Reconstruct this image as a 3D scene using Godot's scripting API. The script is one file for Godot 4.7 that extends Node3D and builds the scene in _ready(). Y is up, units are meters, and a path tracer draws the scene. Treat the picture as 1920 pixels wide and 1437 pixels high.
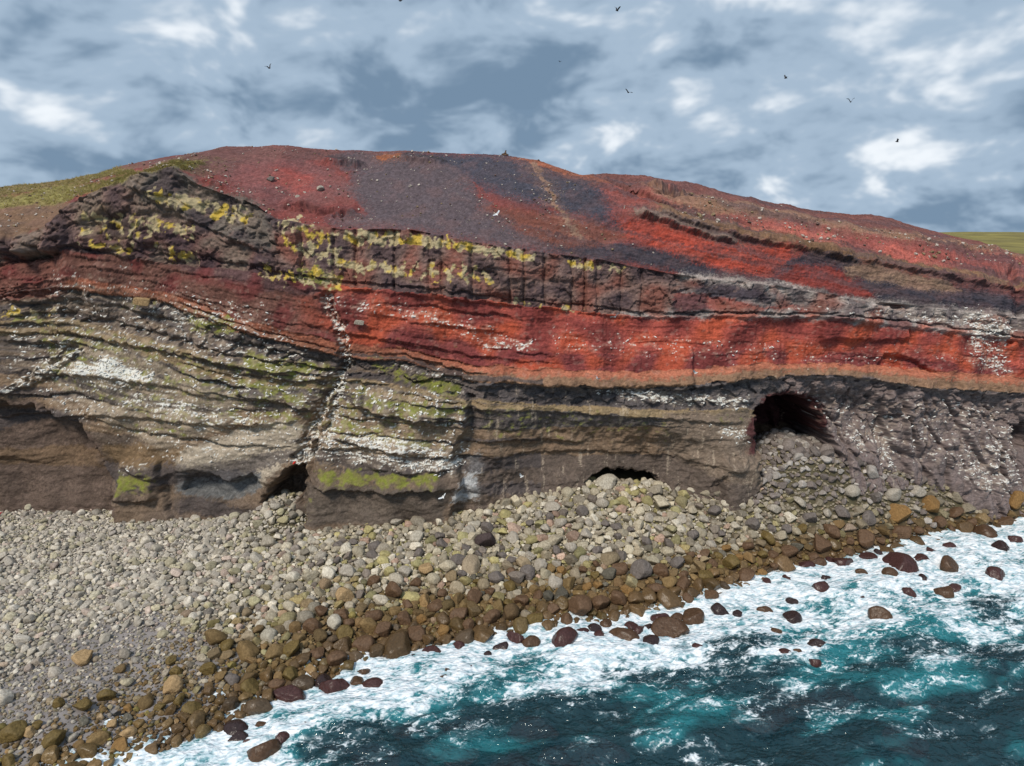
extends Node3D
# A red volcanic sea cliff over a boulder beach and surf, seen from the air. y up, metres.

# the cliff's profile along x in metres: z of the foot, then heights of the rim, the crust, the fringe and the crest
const FOOT_Z := [-110, -87, -62, -86, -25, -85, -5, -85.5, 13, -88, 30, -88, 48, -91, 62, -94, 75, -96, 110, -100]
const RIM_Y := [-80.2, 39.4, -66.1, 39.7, -61.8, 40.7, -58.2, 43.1, -56.3, 44.7, -48.8, 47.9, -42.6, 49.3, -40, 47, -32.5, 44.4, -29.9, 42.7, -21.7, 41.4, -12.9, 41.4, -4.1, 39.7, 3.5, 38.6, 15.5, 36.8, 22.6, 35.4, 32.2, 34.5, 41, 33.2, 47.9, 31.9, 62.1, 30.4, 74.1, 29, 89.8, 27.6]
const CRUST_Y := [-82.6, 41.5, -68.2, 41.8, -64.2, 42.7, -60.6, 44.3, -59.5, 45.8, -49.4, 48.4, -42.9, 49.8, -38.8, 48.2, -33.6, 46.9, -22.8, 44.8, -11.5, 44.8, -0.7, 44.5, 6.6, 45.1, 13.8, 44.3, 23.1, 43.5, 31.7, 40.8, 47.6, 37.9, 62.9, 35.4, 74.9, 32.8, 90.4, 30.4]
const FRINGE_Y := [-86.1, 44.3, -71.2, 44.6, -62.4, 47.3, -50.1, 49, -43.3, 50.3, -36.8, 50.1, -24, 48.7, -12.2, 48.8, -0.8, 48.5, 6.8, 47.8, 12.7, 47.4, 17.9, 47.2, 25.4, 46.1, 33.2, 44.6, 41.3, 43.1, 50, 42, 59, 40.9, 68.4, 39.7, 74.2, 38.9, 79.3, 37.6, 95.4, 35.6]
const CREST_Y := [-88.4, 45.7, -81.9, 46.6, -75.4, 47.7, -71.2, 48.2, -64.9, 49.5, -55.6, 50.7, -52.4, 53.1, -44.3, 53.2, -40.3, 54.2, -31.7, 53.7, -25.9, 53.4, -13.1, 53.4, -0.8, 52.7, 3.2, 52, 7.9, 50.3, 10.5, 49.2, 11.4, 49.3, 13.6, 49.9, 20, 49.9, 28.6, 48.7, 36.8, 46.6, 45.7, 45, 56.4, 44.2, 63.4, 44.2, 65.6, 42.7, 72.3, 40.5, 75.9, 39.1, 80.4, 37.9, 96.7, 35.9]
# the seams between the strata, from the rim down (x, height)
const SEAMS := [
	[-77, 35.3, -66.4, 36.7, -57.1, 38.7, -45.3, 37.2, -35, 36.2, -21.9, 34.2, -13.8, 33.5, -5.5, 32.6, 2.8, 31.6, 17.1, 30.1, 31.4, 30.3, 43.7, 29.9, 55.3, 28.7, 74.4, 26, 88.3, 24.6],
	[-77.2, 33.6, -66.5, 34.6, -57.3, 36.3, -45.5, 34.7, -35.1, 32, -22, 29.9, -13.8, 28.5, -5.6, 27.1, 2.8, 25.6, 17.2, 25.1, 31.6, 25.3, 44, 25, 55.6, 23.7, 74.8, 21.8, 88.7, 20.7],
	[-77.3, 32.6, -66.6, 33.6, -57.3, 35.3, -45.5, 33.6, -35.2, 30.3, -22.1, 26.9, -13.9, 26.3, -5.6, 24.1, 2.8, 23.5, 17.2, 22.7, 31.6, 23.7, 44.1, 23.5, 55.7, 22.4, 74.9, 20.4, 88.9, 19.5],
	[-77.4, 31.9, -66.7, 32.6, -57.4, 34, -45.6, 32.1, -35.3, 28.4, -22.2, 24.9, -13.9, 24.3, -5.6, 21.9, 2.8, 21.2, 17.3, 20.5, 31.7, 21.7, 44.2, 21.8, 55.9, 19.9, 75.1, 18, 89.1, 17.1],
	[-77.6, 29.1, -66.9, 29.8, -57.7, 29.9, -45.9, 27.1, -35.5, 24.4, -22.2, 22.8, -13.9, 21.8, -5.6, 19.7, 2.8, 18.7, 17.3, 17.6, 31.9, 17.7, 44.4, 16.9, 56.3, 14.8, 75.6, 13.1, 89.6, 12.3],
	[-77.9, 26.3, -67.1, 27.1, -57.9, 27.1, -46, 24.4, -35.6, 21.6, -22.3, 20.6, -14, 19.9, -5.6, 18.6, 2.8, 17.8, 17.3, 16.7, 31.9, 15.9, 44.5, 15, 56.4, 13.1, 75.7, 11.1, 89.8, 10.2],
	[-78.3, 22.1, -67.5, 22.9, -58.2, 22.9, -46.3, 20.2, -35.7, 18.1, -22.4, 17.5, -14, 16.7, -5.6, 15.5, 2.9, 15.1, 17.4, 15.3, 32, 14.8, 44.6, 13.1, 56.5, 10.9, 75.9, 9.1, 90, 8.6],
	[-78.9, 15.4, -68, 15.8, -58.7, 15.8, -46.6, 13.8, -36, 12.4, -22.5, 12.5, -14.1, 11.7, -5.7, 11.1, 2.9, 10.9, 17.5, 10.9, 32.1, 10.8, 44.8, 9.3, 56.8, 7.8, 76.1, 6.7, 90.2, 6.2],
]
# what the ground is made of: colour (sRGB), softness of its border in metres, outline (x, height)
const MATTER := [
	[114, 74, 68, 0.3, [10.1, 49.2, 11.9, 49.9, 20.1, 50.1, 28.9, 49, 37.3, 46.9, 46.2, 45.3, 57, 44.4, 64.2, 44.5, 66.3, 42.9, 73.1, 40.7, 82.6, 38, 80.2, 37.5, 74.1, 38.8, 59, 40.8, 41.2, 43, 25.4, 46.1, 17.8, 47, 12.7, 47.2]], # back hill
	[108, 74, 70, 2.2, [-58.7, 49.7, -51.8, 52.8, -50.3, 55.2, -31.8, 53.9, -24.5, 53.7, -25.1, 51.4, -30.6, 51.2, -36.3, 49, -39.8, 47.9, -42.6, 49.2]], # hill maroon
	[120, 106, 70, 0.5, [-95.7, 45.4, -75.9, 48, -71.5, 48.5, -65.4, 49.8, -56.2, 50, -48.5, 48.4, -58.8, 47.6, -66.8, 47.5, -72.9, 45.9, -92.7, 43.5]], # dry turf
	[132, 124, 76, 0.5, [-92.7, 43.5, -72.6, 45.7, -69.1, 46.7, -66.4, 47.9, -59.5, 47.1, -52.6, 47.5, -48.5, 48.4, -43, 49.9, -40.4, 50.3, -40.1, 49.8, -42.3, 48.7, -47.8, 47.4, -53.8, 45.8, -61.2, 44.9, -66.7, 44.9, -70.4, 43.9, -90.4, 41.9]], # grass
	[116, 92, 74, 0.4, [-87.4, 37.3, -90.4, 41.9, -70.6, 44.1, -66.7, 44.9, -61.4, 45, -56.3, 44.5, -58.2, 42.9, -61.7, 40.5, -66.2, 38.7]], # soil
	[122, 78, 76, 1.5, [-37.9, 48.6, -35.5, 50.7, -30.8, 51.5, -25.9, 49.9, -22.9, 47.3, -23, 45.5, -25.4, 44.8, -27.7, 43.8, -31.3, 43.9, -34.7, 45.4]], # red scree
	[146, 76, 70, 1.5, [-33.4, 49.5, -30.8, 50.2, -27.3, 48, -27.3, 46.2, -29.6, 46.2, -32, 47.4]], # bright red scree
	[108, 62, 60, 0.2, [-30.8, 44.7, -28.1, 44.7, -23.9, 44, -19.9, 43.6, -20.5, 42.8, -24.9, 43.2, -29.1, 44.1]], # red lip
	[88, 78, 82, 1.6, [-27.7, 52.3, -24.3, 53.3, -13.1, 53.3, -8.6, 50.4, -6, 47.8, -3.3, 44.7, -0.7, 42.1, 2.8, 40.1, 9.8, 37.9, 16.2, 36.4, 9.8, 37.2, 2.8, 38.4, -4.1, 39.5, -13.6, 41.3, -21.7, 41.4, -24.7, 42.8, -18.9, 43.3, -23.3, 46.5, -22.7, 48.9, -25.5, 50.7]], # grey scree
	[66, 66, 76, 1.6, [-16.3, 53.2, -0.8, 52.8, 3.2, 51.9, 7.9, 50.2, 11.2, 47.5, 16.6, 44.4, 24.4, 41.4, 30.8, 39, 24.3, 39.8, 18.6, 40.6, 13.6, 41.9, 10.1, 42.6, 5.8, 44.5, 0, 45.2, -4.5, 47.2, -9.5, 50.7]], # navy cinder
	[112, 70, 60, 1.5, [-4, 44.5, 0, 44.2, 5.8, 43.5, 11.5, 41.8, 16.4, 40.7, 14.3, 39.9, 7, 38.7, 2.8, 40.1, -1.1, 42.5]], # rusty cinder
	[136, 84, 66, 0.3, [-1.2, 52.9, 3.2, 52.1, 7.9, 50.5, 11.7, 49.3, 16.1, 46.1, 20.4, 44.6, 20.2, 44, 15.3, 45.2, 10.6, 48, 7, 49.6, 2.4, 51.2]], # orange rim
	[122, 68, 64, 1.5, [13.2, 45.2, 17.3, 44.1, 23.1, 42.7, 31.7, 40.3, 47.5, 37.4, 62.8, 34.9, 75.7, 32.4, 75.3, 30.6, 55.7, 34.5, 39.4, 38.3, 24.4, 40.5, 13.7, 42.7]], # right maroon
	[58, 56, 64, 1, [2.8, 40.1, 7, 39, 15.6, 39.6, 22.8, 38, 29.8, 35.4, 35.1, 35.1, 37.7, 37.5, 41.8, 38.6, 47.5, 37.8, 49, 36.4, 55.7, 34.8, 68.6, 32.8, 75.4, 30.9, 75, 28.7, 59.4, 30.6, 47.9, 32.2, 38.9, 33.5, 31.2, 34.6, 22.6, 35.6, 15.5, 37, 8.4, 37.9]], # dark cinder
	[162, 72, 58, 1.1, [14, 42.5, 19.4, 42.2, 24.4, 40.8, 31.6, 39.2, 38.7, 39, 37, 36.9, 33.7, 35.5, 29.8, 36, 24.2, 37.3, 18.5, 39.6, 15, 41]], # scarlet lens
	[138, 78, 72, 1.5, [12, 47.5, 17.9, 47.3, 25.5, 46.2, 33.2, 44.6, 41.3, 43.1, 59, 40.9, 74.2, 38.9, 80.4, 37.6, 75.9, 32.8, 62.9, 35.3, 47.5, 37.8, 31.7, 40.8, 23.1, 43.5, 13.8, 44.3]], # upper red
	[182, 104, 90, 0.5, [32.3, 42.2, 43.9, 41.1, 47, 40.1, 45, 39.7, 38.5, 40.8]], # pale red seam
	[180, 98, 86, 0.3, [51.7, 38.6, 55.8, 39.1, 59.1, 38.2, 64.1, 36.9, 59.3, 37.1, 53.1, 37.8]], # pale red hump
	[122, 94, 72, 0.3, [19.7, 45, 32, 41.5, 48, 38.6, 63.4, 36.1, 76.5, 33.4, 75.7, 32.6, 62.9, 35, 47.5, 37.4, 31.7, 40.3, 19.4, 43.6]], # crust
	[122, 104, 94, 0.15, [16.2, 44.1, 23.8, 42.7, 27.3, 41.5, 31, 39.6, 29.7, 39.3, 25.8, 40.4, 22.3, 41.7, 16.5, 43.3]], # cinder tube
	[136, 104, 86, 0.7, [17.5, 47.9, 26.1, 46.7, 36.5, 45.2, 42.5, 43.6, 60, 41.1, 81.5, 37.8, 79.8, 37.1, 58.5, 40.1, 40.9, 42.4, 32.7, 43.4, 27, 43.5, 21.3, 45.5]], # stony fringe
	[128, 60, 54, 0.4, [35.1, 35, 38.4, 36.5, 44, 36.5, 47.2, 35, 50.1, 32, 40.4, 33.3]], # red brown
	[130, 106, 90, 0.3, [46.5, 36.4, 50.8, 36.6, 57.5, 35, 62.7, 34.3, 64.4, 33, 58.9, 33, 52.1, 34.2, 46.4, 35.3]], # tan block
	[58, 54, 58, 0.15, [-28.6, 52.4, -25.4, 52.1, -22.2, 51.1, -24.8, 50.8, -27.1, 51.4]], # black outcrop
	[60, 56, 60, 0.15, [-16.9, 52.9, -12.9, 52.6, -9.6, 51.6, -12.7, 51.6, -16, 52.1]], # black outcrop
	[140, 86, 60, 0.15, [-21, 52.7, -17.3, 53, -16.8, 52.1, -19.1, 51.7]], # orange outcrop
	[122, 112, 110, 0.3, [21.9, 35.6, 32.2, 34.5, 41, 33.2, 47.9, 31.9, 62.1, 30.4, 75.9, 29, 76.2, 25.6, 62.4, 27.4, 48.1, 29.1, 41.7, 30, 31.4, 30.2, 22.1, 29.9]], # grey flow
	[142, 86, 80, 0.4, [22, 33.3, 26.9, 32.7, 32.8, 31.3, 39, 31.2, 41.7, 30.5, 31.3, 30.9, 22, 30.9]], # pink flow
	[78, 72, 78, 0.4, [23.3, 34.5, 32.8, 33.4, 34.3, 32, 26.2, 32.4]], # dark flow
	[158, 148, 142, 0.25, [21.9, 35.7, 32.2, 34.7, 36.6, 34.4, 43.6, 32.7, 47.9, 32.1, 62.2, 30.6, 75.1, 29.2, 75.1, 28.2, 62.2, 29.5, 48, 30.9, 38.9, 32.5, 32.2, 33.9, 21.9, 34.9]], # pale seam
	[146, 138, 134, 0.25, [13.5, 30.5, 22.7, 30.7, 37.4, 30.9, 41.7, 30.3, 48, 29.6, 62.3, 28.1, 75.2, 26.3, 75.4, 25.1, 62.4, 26.8, 48.1, 28.5, 41.7, 29.3, 31.4, 29.7, 22.8, 29.7, 13.5, 29.9]], # pale seam
	[102, 94, 88, 0.5, [-49.6, 47.5, -42.6, 49.2, -40, 47, -32.5, 44.4, -29.9, 41.7, -31.4, 38.2, -36.8, 40.4, -42.9, 43.1, -47.5, 44.6]], # charred rock
	[98, 74, 70, 0.6, [-55.5, 40.7, -45.1, 41.4, -36.9, 40.1, -31.4, 38.1, -32.9, 35.4, -43.3, 36.7, -49.4, 38, -55.7, 38.7]], # purple wall
	[92, 70, 70, 0.8, [-49.4, 38.7, -43.2, 38.2, -33.5, 37.4, -24.6, 35.4, -20.3, 33.6, -27.5, 32.9, -35, 34.4, -43.3, 36.2]], # dark wedge
	[122, 102, 86, 0.4, [-56, 43.9, -51.8, 44.5, -47.7, 42.2, -49.6, 39.9, -54.8, 41.3]], # tan rock
	[112, 76, 68, 0.6, [-73.3, 37.6, -66.3, 37.9, -62, 38, -57.1, 38.6, -56.5, 35.3, -58.9, 32.6, -66.7, 32.2, -73.8, 31.5]], # ruddy hollow
	[96, 82, 74, 0.5, [-78.6, 19.1, -67.7, 19.5, -63.5, 19, -58.6, 17.4, -55.2, 13.6, -53.2, 6.5, -52.6, 2.1, -80.2, 1.9]], # smooth wall
	[104, 86, 70, 0.3, [-79.2, 12.4, -68.3, 12.3, -61.1, 12.5, -54.5, 11.6, -54.9, 9.7, -62.7, 9.9, -79.4, 10.4]], # brown streak
	[118, 98, 76, 0.5, [-54.6, 13.2, -44.5, 13.5, -37.4, 12.4, -44.7, 10.1, -53.6, 10]], # ochre wall
	[160, 148, 132, 0.6, [-44.5, 12.4, -36.6, 15.3, -30.1, 16.9, -27.6, 16.1, -28.4, 12.5, -30.9, 10.3, -33.2, 7.8, -44.7, 8.6]], # pale hollow
	[104, 104, 104, 0.2, [-44.8, 9.6, -39.7, 10, -33.1, 9.6, -34.1, 7, -38.4, 5.8, -44.9, 6.5]], # grey block
	[138, 124, 108, 0.6, [-63.2, 23.4, -52.9, 27, -46, 24.2, -35.6, 20.8, -37.2, 16, -46.7, 12.4, -53.6, 16.4, -60.5, 21.3]], # pale tuff
	[128, 110, 92, 0.5, [-25.8, 18.9, -18.1, 20.9, -5.5, 17.2, -6.9, 11, -18.3, 10.9, -25.4, 11]], # tan tuff
	[96, 86, 78, 0.3, [-27.4, 8.6, -7.7, 8.5, -9.1, 3.4, -27.2, 3.5]], # block foot
	[165, 165, 165, 0.2, [-7.7, 5.9, -5.4, 11.7, -4.2, 12.4, -5.1, 5.9]], # wash streak
	[134, 106, 90, 0.1, [2.6, 51.2, 3.5, 51.5, 5.6, 46.2, 7.4, 42.9, 9.5, 39.9, 8.9, 39.9, 6.5, 42.9, 4.9, 46.2]], # brown dyke
	[118, 104, 92, 0.8, [20.2, 17.1, 31.9, 17.5, 32.9, 15.1, 34, 12.1, 35.5, 9.1, 34.8, 6.5, 27, 8.5, 20.3, 11.6]], # tan pillar
	[116, 104, 102, 0.4, [33.1, 21.2, 39.4, 21.8, 50, 21.2, 55.7, 19.6, 68.8, 18.1, 89.1, 17, 91.3, -4.6, 45.4, -1.4, 44.4, 10.9, 42.5, 16.9, 37.9, 20.2]], # blocky basalt
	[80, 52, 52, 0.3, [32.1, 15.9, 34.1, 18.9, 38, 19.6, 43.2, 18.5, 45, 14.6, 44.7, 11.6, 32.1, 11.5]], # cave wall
]
# where seabirds nest: density, outline
const GUANO := [
	[0.95, [-63.1, 23.6, -53, 26.4, -46.1, 23.7, -44.1, 21.6, -50.6, 19.4, -59, 21.5]],
	[0.75, [-50.5, 21.5, -35.7, 19.9, -37.9, 16, -46.5, 16.6, -53.5, 18.7]],
	[0.8, [-45.6, 32.6, -37.2, 31.6, -36, 28.5, -45.8, 28.5]],
	[0.5, [-55.7, 38, -48.1, 38, -48.9, 35.3, -55.2, 36]],
	[0.5, [-27.5, 32.7, -21.9, 34, -11, 32.6, -4.2, 30.6, 3.5, 27.7, 3.9, 25.2, -4.2, 25.4, -13.8, 29.2, -22, 29.9]],
	[0.95, [-5.6, 27.8, 3.5, 27.8, 3.7, 25.2, -4.2, 25.2]],
	[0.85, [-18.7, 25.8, -4.2, 23, -2.8, 20.8, -11.2, 21.6, -18.1, 23.7]],
	[0.75, [-25.9, 16.8, -14, 16.7, -4.2, 12.4, -7.1, 8.8, -25.4, 11.1]],
	[1, [7.8, 21.8, 21.6, 20.9, 33.3, 19.9, 33.1, 17, 20.2, 17.5, 8.6, 19.4]],
	[0.75, [23.8, 16.7, 32.8, 15.9, 33.6, 11.4, 27.6, 13.1]],
	[0.5, [56.8, 7.8, 75.4, 14.7, 76.5, 2.6, 65.9, 3.2, 62, 9]],
	[0.7, [43.6, 31.5, 50.1, 30.7, 50.3, 28.3, 43.8, 29.2]],
	[0.75, [62.1, 29.8, 68.1, 29.4, 68.3, 26.4, 63.1, 27.3]],
	[0.75, [47.4, 14.9, 51.6, 14.3, 51.5, 9.5, 48, 10.3]],
	[0.4, [-66.7, 32.6, -56.8, 32.6, -59, 21.5, -67.7, 20]],
	[0.85, [-53.6, 11.4, -46.4, 11.8, -46.8, 9.8, -53.4, 8.7]],
	[0.4, [-59.2, 38, -31.6, 32.7, -22.2, 23.8, -4.2, 21.6, -4.3, 10.2, -46.8, 10.2, -63.5, 18.6, -67.5, 22.9]],
	[0.36, [34.8, 21, 75.2, 17.5, 76.5, 2.6, 48.1, 9.9]],
	[0.2, [23, 19.6, 47.5, 20.5, 75.3, 16.3, 76.3, 5.1, 47.9, 13]],
	[0.7, [-44.2, 18.1, -33.6, 18.8, -30.9, 16, -38, 13.9, -44.4, 14.5]],
	[0.5, [37.4, 32.3, 43.6, 32.6, 43.8, 29.4, 34.4, 29.5]],
	[0.3, [4.2, 29.8, 74.5, 24.9, 74.9, 21, 24.4, 23.2, 4.2, 24.1]],
	[0.7, [63.2, 31.9, 72.4, 29.5, 74.1, 19.4, 64.5, 21.3]],
	[0.55, [51, 17.3, 56.1, 17.1, 56.9, 6.2, 51.6, 8.1]],
	[0.6, [22.6, 35.8, 31.2, 34.6, 41.2, 33.1, 41.3, 32.3, 31.2, 33.8, 22.6, 34.9]],
	[0.6, [48.4, 32.2, 62.1, 30.6, 74.1, 29, 74.4, 25.6, 62.3, 27.3, 48.6, 29]],
	[0.45, [7, 30.4, 19.9, 29.6, 20, 28.6, 7.1, 29.7]],
]
# green moss on the ledges: density, outline
const MOSS := [
	[0.8, [-43.5, 31.9, -35.2, 30.6, -33.9, 27.2, -43, 27.8]],
	[0.95, [-35.4, 26.5, -22.2, 24.4, -22.9, 22.9, -30.7, 21.5, -35.5, 23.6]],
	[0.85, [-22.1, 26.5, -5.6, 21.6, -7, 18.8, -18.1, 23]],
	[0.95, [-36.4, 22.7, -30.6, 22.2, -25.1, 18.9, -28, 18, -34.2, 20.4]],
	[1, [-20.9, 21.5, -14, 20.4, -5.5, 19.3, -5.5, 16.8, -14, 17.8, -20.2, 19.7]],
	[1, [-26.1, 11.2, -8.5, 10.5, -8.4, 8.4, -25.4, 8.4]],
	[0.85, [-22.4, 18.2, -18.2, 16.9, -9.9, 14.7, -10.4, 12.7, -18.3, 14.2, -23.8, 15.9]],
	[0.85, [-52.9, 10.1, -46.8, 10.9, -47.3, 6.9, -52.8, 6.4]],
	[0.6, [-56.5, 16.9, -40.8, 16.7, -42.3, 13.8, -51.6, 14.5]],
	[0.75, [-27.2, 7.5, -25.5, 7.2, -25.9, 4.3, -27.6, 4.6]],
	[1, [-18.7, 28, -13.9, 27.3, -7.6, 26.3, 0.4, 25.4, -0.7, 24.7, -8.3, 25.6, -18, 27.2]],
	[0.6, [-52.6, 33, -45.5, 33.3, -46.4, 30.6, -52, 31.2]],
	[0.4, [-66.7, 31.9, -59.7, 31.2, -57.8, 28.5, -65.6, 28.4]],
	[0.3, [-62.6, 31.2, -43.8, 27.1, -22.2, 23.1, -5.6, 18.8, -8.5, 12.4, -46.5, 15.9, -63.3, 21.5]],
	[0.35, [-4.2, 18.7, 23.1, 16.7, 21.8, 12.3, -4.2, 13.8]],
	[0.6, [-28.7, 38.1, -21.9, 36.7, -21.3, 32.7, -27.4, 34]],
	[0.5, [26.7, 17.1, 31.9, 17, 32, 15.2, 26.8, 15.3]],
]
# yellow lichen: density, outline
const LICHEN := [
	[0.95, [-21.8, 41.5, -12.9, 41.4, -4.1, 39.7, 3.5, 38.6, 3.5, 36.7, -4.1, 37.9, -13, 39.1, -21.8, 39.3]],
	[0.55, [-30.5, 42.8, -27.5, 43.2, -21.7, 41.4, -21.1, 33.7, -24.6, 34.6, -28.6, 38.6]],
	[0.85, [-48.8, 43.2, -45, 42.9, -40.2, 41.9, -40.9, 40.1, -48.6, 41.3]],
	[0.95, [-55.9, 40.5, -48.7, 39.2, -48.8, 37.9, -55.7, 39.3]],
	[0.75, [-44.5, 39.5, -40.4, 38.9, -40.5, 36.9, -45.3, 37.2]],
	[0.6, [-32.8, 37.5, -21.9, 35.5, -21.3, 33.2, -31.6, 34.6]],
	[0.56, [-21.8, 38.1, -4.1, 37, 0, 33.9, -21.9, 35.4]],
	[0.8, [-46.8, 47, -32.6, 44.2, -33.4, 41.4, -46.3, 44.6]],
	[0.75, [7, 38, 15.5, 36.8, 15.6, 35.4, 7, 36.2]],
	[0.5, [-1.4, 33.6, 2.8, 32.5, 11.3, 31, 9.9, 30.1, 0, 31.7]],
	[0.45, [-55.3, 44.1, -45, 43.3, -45.2, 38.7, -55.6, 40.1]],
	[0.5, [-66.8, 31.5, -60.4, 31.8, -61.3, 29.5, -66.9, 29.8]],
	[0.5, [-61.9, 31.2, -59, 31.9, -60, 27.1, -62.2, 26.4]],
]
# caves, alcoves and buttresses: depth (negative is proud), width of the edge, outline
const HOLLOWS := [
	[15, 2.0, [35.3, 1.2, 34, 9.2, 32.8, 15.1, 33.1, 17.6, 34.9, 19, 37.6, 19.5, 40.5, 19.3, 42.6, 18.6, 44.2, 16.1, 45.4, 13.5, 47.3, 9.2, 48.6, 0.3]],
	[7, 1.0, [9.3, 5.5, 10.8, 7.9, 13.1, 8.7, 15.7, 9, 18.4, 8.4, 20.8, 7.3, 23.8, 4.9]],
	[6, .8, [-33.7, 5.6, -31.7, 8.5, -30.2, 10.1, -28.5, 11.2, -26.9, 10.8, -27.1, 8.6, -27.9, 5.7]],
	[4, 1.0, [74.7, 9.2, 73.9, 12, 75.1, 13.5, 81.6, 13.3, 82, 8.9]],
	[3.2, 3, [-76.7, 38.4, -66.2, 38.6, -61.2, 39.7, -57.5, 41.1, -56.8, 38.7, -59.3, 36.7, -66.4, 36, -77, 36]],
	[2.6, 1.2, [-80.2, 1.5, -78.6, 19.1, -67.8, 19.3, -63.5, 18.9, -57.2, 16.6, -54.7, 11.6, -53.3, 6.5, -52.7, 1.8]],
	[-1.2, .6, [-53.6, 2.5, -53.1, 10.9, -49.6, 11.8, -46.7, 11.5, -46.6, 7.3, -45.1, 2.6]],
	[-1.9, .5, [-27.6, 2.1, -26.6, 9, -24.7, 18.9, -21.8, 23.5, -18.1, 22.9, -5.5, 20.7, -5.5, 15.9, -7.6, 12.4, -6.2, 8.8, -8.4, 1.9]],
	[2.8, 7, [-5.4, 2.6, -4.9, 18.1, 2.8, 18.5, 17.3, 17.1, 26.8, 15.3, 29.1, 9.4, 27.2, 1.6]],
	[-2.2, 2.5, [26.5, 1.6, 27.6, 11.6, 32.1, 12.5, 34.9, 11.7, 35.8, 7.6, 34.8, 1.2]],
	[1.0, .5, [71.5, 24.9, 72.9, 34.7, 76.4, 36.9, 75.4, 34.6, 73.1, 24.9]],
	[1.0, .4, [51.1, 22.6, 52.2, 24.6, 55.6, 24.2, 59.2, 22.2, 61, 21.2, 55.8, 21.8]],
	[-.7, .4, [-1.8, 21.5, -1.1, 25.7, 4.2, 27, 24.3, 26.1, 24.4, 20.9, 10, 20.4]],
	[-1.0, .4, [41.9, 26.5, 41.6, 32.3, 55.1, 30.9, 56, 26.1]],
	[1.2, .5, [-44.8, 7, -43.6, 9.4, -39.7, 9.8, -37.6, 8.5, -34.7, 9.6, -33.4, 9.2, -34.8, 6.7, -39.9, 5.6]],
	[1.6, .8, [19.6, 46.1, 21.6, 47.6, 25.3, 47.6, 25.2, 46.6, 23, 46]],
	[1.0, .3, [-30.5, 44.5, -28, 44.4, -23.8, 43.8, -20.4, 43.3, -22.2, 42.9, -27.7, 43.7]],
	[1.1, .5, [0, 53.1, 3.3, 52.3, 7.9, 50.6, 12, 49.5, 16.5, 46.3, 20.8, 44.6, 24.9, 44.2, 20.6, 45.5, 17.2, 47.4, 14.1, 49.1, 12, 50.1, 8, 51.2]],
	[2.2, 3, [38.7, 20.6, 44.2, 20.9, 51.7, 19.8, 57, 16.6, 55.6, 11.7, 50.6, 9.7, 44.8, 10.1]],
	[-.6, .8, [47, -0.8, 47.8, 14.5, 51.1, 14.7, 52.3, 9.6, 56.7, 8.6, 59.2, -1.9]],
	[-1.0, 1.0, [59.2, -1.9, 60.2, 9.1, 64.2, 13.6, 69.3, 14.1, 72.3, 10.1, 73.4, -2.9]],
	[1.2, .6, [51.7, 6.6, 52.8, 15.7, 56.2, 16.3, 57.3, 6.2]],
	[-1.0, .6, [65.4, -2.4, 65.5, 7.2, 69.8, 8.6, 72.3, 5.3, 72.5, -2.8]],
]
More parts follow.
